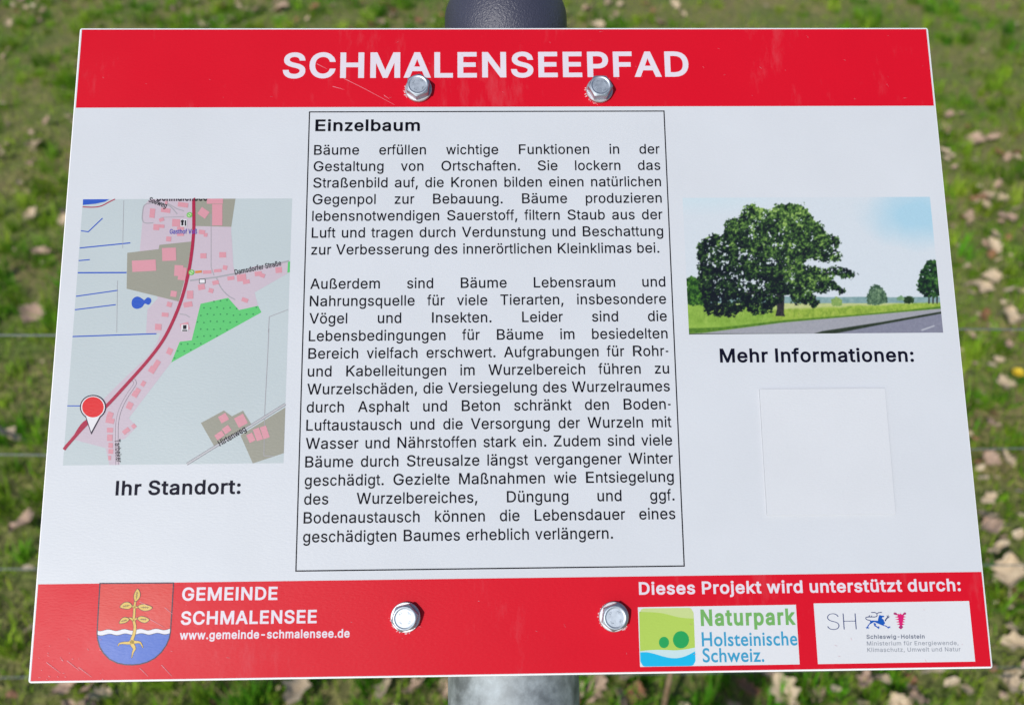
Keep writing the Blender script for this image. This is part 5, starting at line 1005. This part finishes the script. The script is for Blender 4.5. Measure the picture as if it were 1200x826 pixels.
# ---- the printed picture of the oak: one flat sheet, its ink colours computed per vertex
def poly_sdf(X, Y, pts):
    """signed distance to a polygon (positive inside)"""
    d = np.full(X.shape, 1e9); ins = np.zeros(X.shape, bool); n = len(pts)
    for i in range(n):
        (ax, ay), (bx, by) = pts[i], pts[(i+1) % n]
        ex, ey = bx-ax, by-ay; t = np.clip(((X-ax)*ex+(Y-ay)*ey)/(ex*ex+ey*ey+1e-9), 0, 1)
        d = np.minimum(d, np.hypot(X-ax-t*ex, Y-ay-t*ey))
        if ay != by:
            c = ((ay > Y) != (by > Y)) & (X < ex*(Y-ay)/ey+ax); ins ^= c
    return np.where(ins, d, -d)
def tree_picture():
    x0, y0, x1, y1 = 285.7*MM, 147.2*MM, 402.6*MM, 212.4*MM
    nxp, nyp = 430, 240
    U, V = np.meshgrid(np.linspace(x0, x1, nxp), np.linspace(y1, y0, nyp))
    w = HOM[2, 0]*U/PANEL_W+HOM[2, 1]*V/PANEL_H+1
    X = ((HOM[0, 0]*U/PANEL_W+HOM[0, 1]*V/PANEL_H+HOM[0, 2])/w-795)*3.81
    Y = ((HOM[1, 0]*U/PANEL_W+HOM[1, 1]*V/PANEL_H+HOM[1, 2])/w-220)*3.81
    img = np.zeros(X.shape+(3,))
    N_ = lambda s, seed, o=4: fbm(X/s+seed, Y/s+seed*0.7, seed, o)
    def put(mask, col):
        m = np.clip(mask, 0, 1)[..., None]; img[:] = img*(1-m)+np.asarray(col, float)*m
    def lerp3(t, *cs):
        t = np.clip(t, 0, 1)[..., None]*(len(cs)-1); out = np.zeros(X.shape+(3,))
        for i, c in enumerate(cs): out += np.clip(1-np.abs(t-i), 0, 1)*np.asarray(c, float)
        return out
    sm = lambda v, e=2.0: np.clip(v/e+0.5, 0, 1)
    # sky: pale, with one bluer gap in the cloud
    img[:] = np.array([217, 225, 234])
    put(0.75*np.clip(1-np.hypot((X-100)/420, (Y-20)/110), 0, 1), [204, 228, 238])
    put(1.35*np.clip(1-np.hypot((X-1060)/300, (Y-120)/160)+0.35*(N_(120, 3)-0.5), 0, 0.74), [176, 214, 234])
    # far woods and fields
    hor = 488+6*(N_(60, 5)-0.5)
    put(sm(Y-hor)*sm(520-Y), lerp3(N_(16, 8), [110, 146, 150], [164, 190, 190]))
    put(sm(Y-(514+3*N_(40, 9))), lerp3(N_(34, 11), [176, 190, 122], [212, 214, 158]))
    put(sm(Y-(560-0.045*(X-100)+12*(N_(30, 12)-0.5)), 10), lerp3(N_(13, 13)*0.8+0.15*N_(5, 14, 2), [108, 142, 52], [158, 186, 74], [196, 206, 110]))
    put(sm(X*-1+430+80*(N_(40, 15)-0.5), 60)*sm(Y-520, 10), lerp3(N_(24, 16), [120, 162, 58], [166, 200, 92]))
    edge = lambda xs, ys: np.interp(X, xs, ys)
    put(sm(Y-edge([40, 200, 480, 800, 1000, 1180], [628, 622, 590, 566, 548, 528]), 5)*sm(edge([40, 110, 460, 800, 1168], [652, 648, 604, 574, 541])-Y, 6), lerp3(N_(9, 17, 3), [66, 110, 40], [112, 150, 52]))
    put(sm(Y-540)*sm(600-Y)*0.55*np.clip(2.2*(fbm(X/2.2, Y/11, 93, 3)-0.5), 0, 1)*sm(0.5-np.abs((Y-585)/60)+0.4, 0.4), [92, 120, 46])
    put(sm(Y-edge([40, 110, 460, 800, 1168], [652, 648, 602, 572, 540]), 3), lerp3(N_(8, 18, 3), [158, 160, 170], [172, 172, 182]))
    put(sm(Y-edge([600, 640, 900, 1180], [652, 640, 600, 551]), 3), lerp3(N_(7, 19, 3), [34, 44, 34], [62, 74, 58]))
    put(sm(Y-edge([600, 690, 900, 1180], [668, 652, 611, 560]), 3), lerp3(N_(8, 20, 3), [128, 130, 150], [146, 147, 166]))
    put(sm(poly_sdf(X, Y, [(1080, 634), (1138, 614), (1144, 617), (1086, 638)])), [198, 200, 210])
    def crown(outline, seed, grit, cols, gap=0.0, size=26, fringe=10, bias=0.0):
        sd = poly_sdf(X, Y, outline)
        m = sd+fringe*2.2*(N_(size*0.55, seed, 4)-0.5)+fringe*1.2*(N_(6, seed+3, 2)-0.5)
        hole = 0.5*N_(size*0.9, seed+5, 3)+0.5*N_(size*0.28, seed+7, 3)+0.25*(N_(5.0, seed+6, 2)-0.5)
        mask = sm(m)*(1-sm((gap-hole)*60) if np.any(gap) else 1)
        t = 0.60*N_(size, seed+8, 4)+0.85*(N_(9, seed+9, 3)-0.5)+0.45*(N_(3.2, seed+10, 2)-0.5)+bias
        put(mask, lerp3((t-0.12)*1.55, *cols))
    dk, md, lt, hl = [20, 26, 36], [34, 56, 40], [84, 122, 58], [164, 194, 104]
    crown([(30, 405), (60, 395), (100, 420), (150, 450), (160, 500), (115, 522), (36, 524)], 40, 0, [[30, 60, 34], [70, 120, 46], [130, 176, 70]], 0, 20, 8)
    crown([(838, 490), (855, 445), (882, 430), (905, 445), (932, 490), (928, 515), (880, 524), (840, 518)], 44, 0, [[56, 84, 66], [104, 134, 104], [150, 176, 140]], 0.30, 14, 6)
    crown([(678, 500), (700, 488), (728, 500), (726, 526), (682, 530)], 46, 0, [[128, 160, 88], [166, 192, 112]], 0, 12, 5)
    crown([(998, 492), (1025, 482), (1050, 494), (1045, 515), (1005, 518)], 47, 0, [[30, 50, 34], [62, 96, 56]], 0, 10, 5)
    crown([(970, 490), (990, 480), (1005, 488), (1004, 502), (975, 502)], 48, 0, [[110, 150, 110], [140, 176, 130]], 0, 10, 4)
    for tx in (1116, 1134, 1152): put(sm(3-np.abs(X-tx))*sm(Y-470)*sm(518-Y), [40, 40, 42])
    crown([(1062, 430), (1072, 390), (1095, 345), (1122, 318), (1150, 330), (1165, 400), (1166, 480), (1130, 492), (1090, 485), (1068, 460)], 50, 0, [[22, 34, 36], [44, 84, 44], [108, 160, 72]], 0.26, 18, 8)
    # trunk and boughs of the oak
    put(sm(poly_sdf(X, Y, [(430, 572), (438, 540), (434, 470), (410, 400), (440, 330), (462, 330), (466, 420), (470, 500), (468, 560), (474, 574)])), lerp3(N_(9, 60, 3), [28, 28, 36], [78, 74, 76]))
    for q in ([(440, 430), (380, 370), (300, 330)], [(450, 410), (520, 330), (600, 300)], [(462, 450), (560, 400), (690, 378)], [(440, 470), (340, 470), (240, 480)], [(452, 350), (440, 240), (420, 150)]):
        for (ax, ay), (bx, by) in zip(q[:-1], q[1:]):
            t = np.clip(((X-ax)*(bx-ax)+(Y-ay)*(by-ay))/((bx-ax)**2+(by-ay)**2), 0, 1)
            put(sm(6.5-2.5*t-np.hypot(X-ax-t*(bx-ax), Y-ay-t*(by-ay))), [48, 40, 50])
    outline = [(110, 520), (95, 470), (80, 440), (90, 380), (85, 330), (75, 265), (110, 225), (150, 205), (195, 210), (200, 165), (215, 145), (265, 140), (285, 90), (325, 72), (360, 85), (400, 100), (440, 72), (500, 68), (560, 78), (580, 110), (600, 135), (650, 175), (665, 205), (715, 210), (718, 250), (700, 275), (728, 300), (720, 325), (660, 332), (570, 320), (545, 335), (590, 350), (650, 365), (700, 348), (760, 365), (798, 385), (770, 405), (700, 392), (690, 410), (748, 462), (720, 475), (690, 455), (640, 470), (600, 470), (625, 510), (610, 535), (580, 520), (545, 515), (505, 520), (490, 480), (470, 470), (465, 500), (446, 520), (425, 535), (405, 560), (370, 565), (340, 570), (300, 540), (260, 560), (220, 575), (170, 572), (130, 570), (115, 550)]
    upper = 0.15*np.clip((330-Y)/240, -1, 1)+0.05*np.clip((X-300)/300, -1, 1)+0.13*np.exp(-((X-560)/110)**2-((Y-430)/70)**2)
    crown(outline, 70, 0, [dk, md, lt, hl], 0.318+0.05*np.exp(-((X-330)/190)**2-((Y-400)/110)**2), 30, 13, upper)
    e_ = np.pad(img, ((1, 1), (1, 1), (0, 0)), mode='edge')
    img[:] = 0.4*img+0.15*(e_[1:-1, :-2]+e_[1:-1, 2:]+e_[:-2, 1:-1]+e_[2:, 1:-1])
    # printed ink
    img += ((N_(3.0, 90, 2)-0.5)*10)[..., None]
    rgb = ink(np.clip(img, 8, 250))
    k = np.arange(nxp*nyp).reshape(nyp, nxp)
    faces = np.stack([k[1:, :-1], k[1:, 1:], k[:-1, 1:], k[:-1, :-1]], -1).reshape(-1, 4)
    me = bpy.data.meshes.new('tree_picture')
    me.vertices.add(nxp*nyp); me.vertices.foreach_set('co', np.stack([U, V, np.full(U.shape, 2*Art.STEP)], -1).ravel())
    me.loops.add(faces.size); me.loops.foreach_set('vertex_index', faces.ravel().astype(np.int32))
    me.polygons.add(len(faces)); me.polygons.foreach_set('loop_start', (np.arange(len(faces))*4).astype(np.int32)); me.polygons.foreach_set('loop_total', np.full(len(faces), 4, np.int32))
    at = me.attributes.new('ink', 'FLOAT_COLOR', 'POINT')
    at.data.foreach_set('color', np.concatenate([rgb, np.ones(rgb.shape[:2]+(1,))], -1).ravel())
    m, nt, b, N, L = node_mat('picture print'); print_surface(nt, b, N, L)
    an = N('ShaderNodeAttribute'); an.attribute_name = 'ink'; L(an.outputs['Color'], b.inputs['Base Color'])
    me.materials.append(m); me.update(calc_edges=True); me.validate()
    o = bpy.data.objects.new('tree_picture', me); COL.objects.link(o); o.parent = panel
tree_picture()

# ---- scratches and chipped flecks in the print
def scratches(a):
    m = print_mat('scratched print', (238, 150, 165)); m2 = print_mat('chipped print', (240, 205, 212))
    z, zl = Z(330, 55, 8), Z(40, 640, 5.161)
    for pts in ([(320, 160), (415, 208)], [(575, 298), (640, 330), (780, 400), (1050, 545)], [(470, 372), (575, 402)], [(950, 455), (1000, 490)]):
        a.line(z(pts), [0.28*MM]+[0.2*MM]*(len(pts)-2)+[0.1*MM], m, 6)
    for pts in ([(638, 335), (690, 358)], [(700, 440), (790, 490)], [(770, 715), (835, 785)], [(640, 735), (690, 785)], [(75, 700), (160, 765)], [(200, 690), (275, 750)], [(270, 730), (350, 790)], [(790, 370), (840, 410)]):
        a.line(zl(pts), [0.24*MM, 0.1*MM], m, 18)
    rr = random.Random(12)
    for i in range(24):                                             # worn lower left corner
        x, y = 15+430*rr.random()**1.4, 805-260*rr.random()**1.8
        l = rr.uniform(3, 16); an = rr.choice((0.75, 0.1))+rr.uniform(-0.2, 0.2)
        a.line(zl([(x, y), (x+l*math.cos(an), y+l*math.sin(an))]), [rr.uniform(0.12, 0.35)*MM, 0.08*MM], m, 19+i % 6)
    for i in range(60):                                             # flecks over both bands
        q = (rr.uniform(0.004, 0.406), rr.choice((rr.uniform(0.002, 0.039), rr.uniform(0.26, 0.297))))
        l = rr.uniform(0.2, 1.6)*MM; an = rr.uniform(-1.2, 0.2)
        a.line([q, (q[0]+l*math.cos(an), q[1]+l*math.sin(an))], [rr.uniform(0.06, 0.16)*MM, 0.05*MM], m, 25+i % 6)
    for bx, by, a0, a1 in ((162.1, 266.4, 150, 215), (248.2, 265.8, 140, 260), (158.1, 24.6, 180, 290), (247.3, 23.6, 110, 225), (247.3, 23.6, -55, -35)):
        for i in range(26):                                         # chips around the washers
            t = R(rr.uniform(a0, a1)); rad = (6.15+abs(rr.gauss(0, 0.45)))*MM; s = rr.uniform(0.15, 0.5)*MM
            c = (bx*MM+rad*math.cos(t), by*MM+rad*math.sin(t))
            a.poly([(c[0]+s*rr.uniform(0.4, 1.1)*math.cos(k*1.26), c[1]+s*rr.uniform(0.3, 0.9)*math.sin(k*1.26)) for k in range(5)], m2, 6+i % 6)
part('scratches', scratches)

# ---- bolts
def ring_mesh(rings, n):
    vs, fs = [], []
    for fr in rings: vs += [fr(2*math.pi*k/n) for k in range(n)]
    for i in range(len(rings)-1):
        for k in range(n): fs.append((i*n+k, i*n+(k+1) % n, (i+1)*n+(k+1) % n, (i+1)*n+k))
    fs.append(tuple((len(rings)-1)*n+k for k in range(n)))
    return vs, fs
def make_bolt(bx, by, turn, tilt):
    n = 72; AF = 5.15*MM; RT = 4.75*MM; HH = 4.3*MM; z0 = 1.3*MM
    hexr = lambda a: AF/math.cos(((a-R(turn)) % (math.pi/3))-math.pi/6)
    zed = lambda a: HH-(hexr(a)-RT)*0.62
    pt = lambda r, a, z: (r*math.cos(a), r*math.sin(a), z0+z)
    rings = [lambda a: pt(hexr(a), a, 0), lambda a: pt(hexr(a), a, zed(a)-0.12*MM), lambda a: pt(hexr(a)-0.1*MM, a, zed(a)), lambda a: pt(RT, a, HH), lambda a: pt(RT*0.93, a, HH+0.05*MM),
             lambda a: pt(RT*0.80, a, HH-0.18*MM), lambda a: pt(RT*0.3, a, HH-0.20*MM)]
    vs, fs = ring_mesh(rings, n)
    for g in range(4):                                              # raised stamped marks
        a = R(turn+35+g*90); cx, cy = RT*0.56*math.cos(a), RT*0.56*math.sin(a)
        for q in range(2):
            k = len(vs); ox, oy = cx-0.5*MM*math.sin(a)*(q*2-1)*0.9, cy+0.5*MM*math.cos(a)*(q*2-1)*0.9
            for zz, rr_ in ((-0.22, 0.52), (0.10, 0.40)):
                for t in range(8): vs.append((ox+rr_*MM*math.cos(t*math.pi/4), oy+rr_*MM*0.8*math.sin(t*math.pi/4), z0+HH+zz*MM))
            fs += [(k+t, k+(t+1) % 8, k+8+(t+1) % 8, k+8+t) for t in range(8)]+[tuple(k+8+t for t in range(8))]
    b = mesh_obj('bolt', vs, fs, ZINC, sign)
    b.matrix_local = Matrix.Translation(-base) @ PANEL_M @ Matrix.Translation((bx*MM, by*MM, 0.0004)) @ Matrix.Rotation(R(tilt), 4, 'X')
    wr = [lambda a: pt(6.35*MM, a, -1.3*MM), lambda a: pt(6.35*MM, a, -0.25*MM), lambda a: pt(6.1*MM, a, -0.02*MM), lambda a: pt(3*MM, a, -0.02*MM)]
    v, f = ring_mesh(wr, 48)
    w = mesh_obj('washer', v, f, WASHER_M, b)
    for p in w.data.polygons: p.use_smooth = False
    v, f = tube([(0, 0, -0.0075), (0, 0, 0.0)], 0.003, 16)
    mesh_obj('shank', v, f, ZINC, b)
for q in ((162.1, 266.7, 22, 0), (248.2, 266.1, 0, 0), (158.1, 24.8, 12, 1), (247.3, 23.8, 20, 0)): make_bolt(*q)
# pipe clamps behind the panel
for yy in (0.0245, 0.2665):
    vs, fs = [], []
    prof2 = []
    for i in range(25): 
        a = R(180+180*i/24); prof2.append((AXIS_X+0.0322*math.cos(a), AXIS_Z+0.0322*math.sin(a)))
    out = [(AXIS_X-0.055, -0.0075)]+[(AXIS_X-0.0335, -0.0075)]+prof2+[(AXIS_X+0.0335, -0.0075), (AXIS_X+0.055, -0.0075)]
    inn = [(AXIS_X-0.055, -0.0045), (AXIS_X-0.0302, -0.0045)]+[(AXIS_X+0.0302*math.cos(R(180+180*i/24)), AXIS_Z+0.0302*math.sin(R(180+180*i/24))) for i in range(25)]+[(AXIS_X+0.0302, -0.0045), (AXIS_X+0.055, -0.0045)]
    m = len(out)
    for ring in (out, inn):
        for h in (-0.0125, 0.0125):
            vs += [on_panel(x, yy+h, z)-base for x, z in ring]
    o0, o1, i0, i1 = 0, m, 2*m, 3*m
    for i in range(m-1):
        fs += [(o0+i, o0+i+1, o1+i+1, o1+i), (i0+i, i1+i, i1+i+1, i0+i+1), (o0+i, i0+i, i0+i+1, o0+i+1), (o1+i, o1+i+1, i1+i+1, i1+i)]
    fs += [(o0, o1, i1, i0), (o0+m-1, i0+m-1, i1+m-1, o1+m-1)]
    mesh_obj('pipe_clamp', vs, fs, GALV, sign)

# leaves that ended up wholly buried in the turf or behind the panel are not part of what the photograph shows
bpy.context.view_layer.update()
dg = bpy.context.evaluated_depsgraph_get()
for o in [o for o in COL.objects if o.get('category') == 'leaf' and o.get('group')]:
    seen = 0
    for v in o.data.vertices.values()[::3]:
        d = o.matrix_world @ v.co-CAM
        w = d.dot(FWD); px, py = 600+FOCAL*d.dot(RIGHT)/w, 413-FOCAL*d.dot(UP)/w
        if 0 < px < 1200 and 0 < py < 826:
            ok, _, _, _, ob, _ = SC.ray_cast(dg, CAM, d.normalized(), distance=d.length-0.0005)
            seen += (not ok) or ob.name == o.name
    if seen < 2: bpy.data.objects.remove(o)
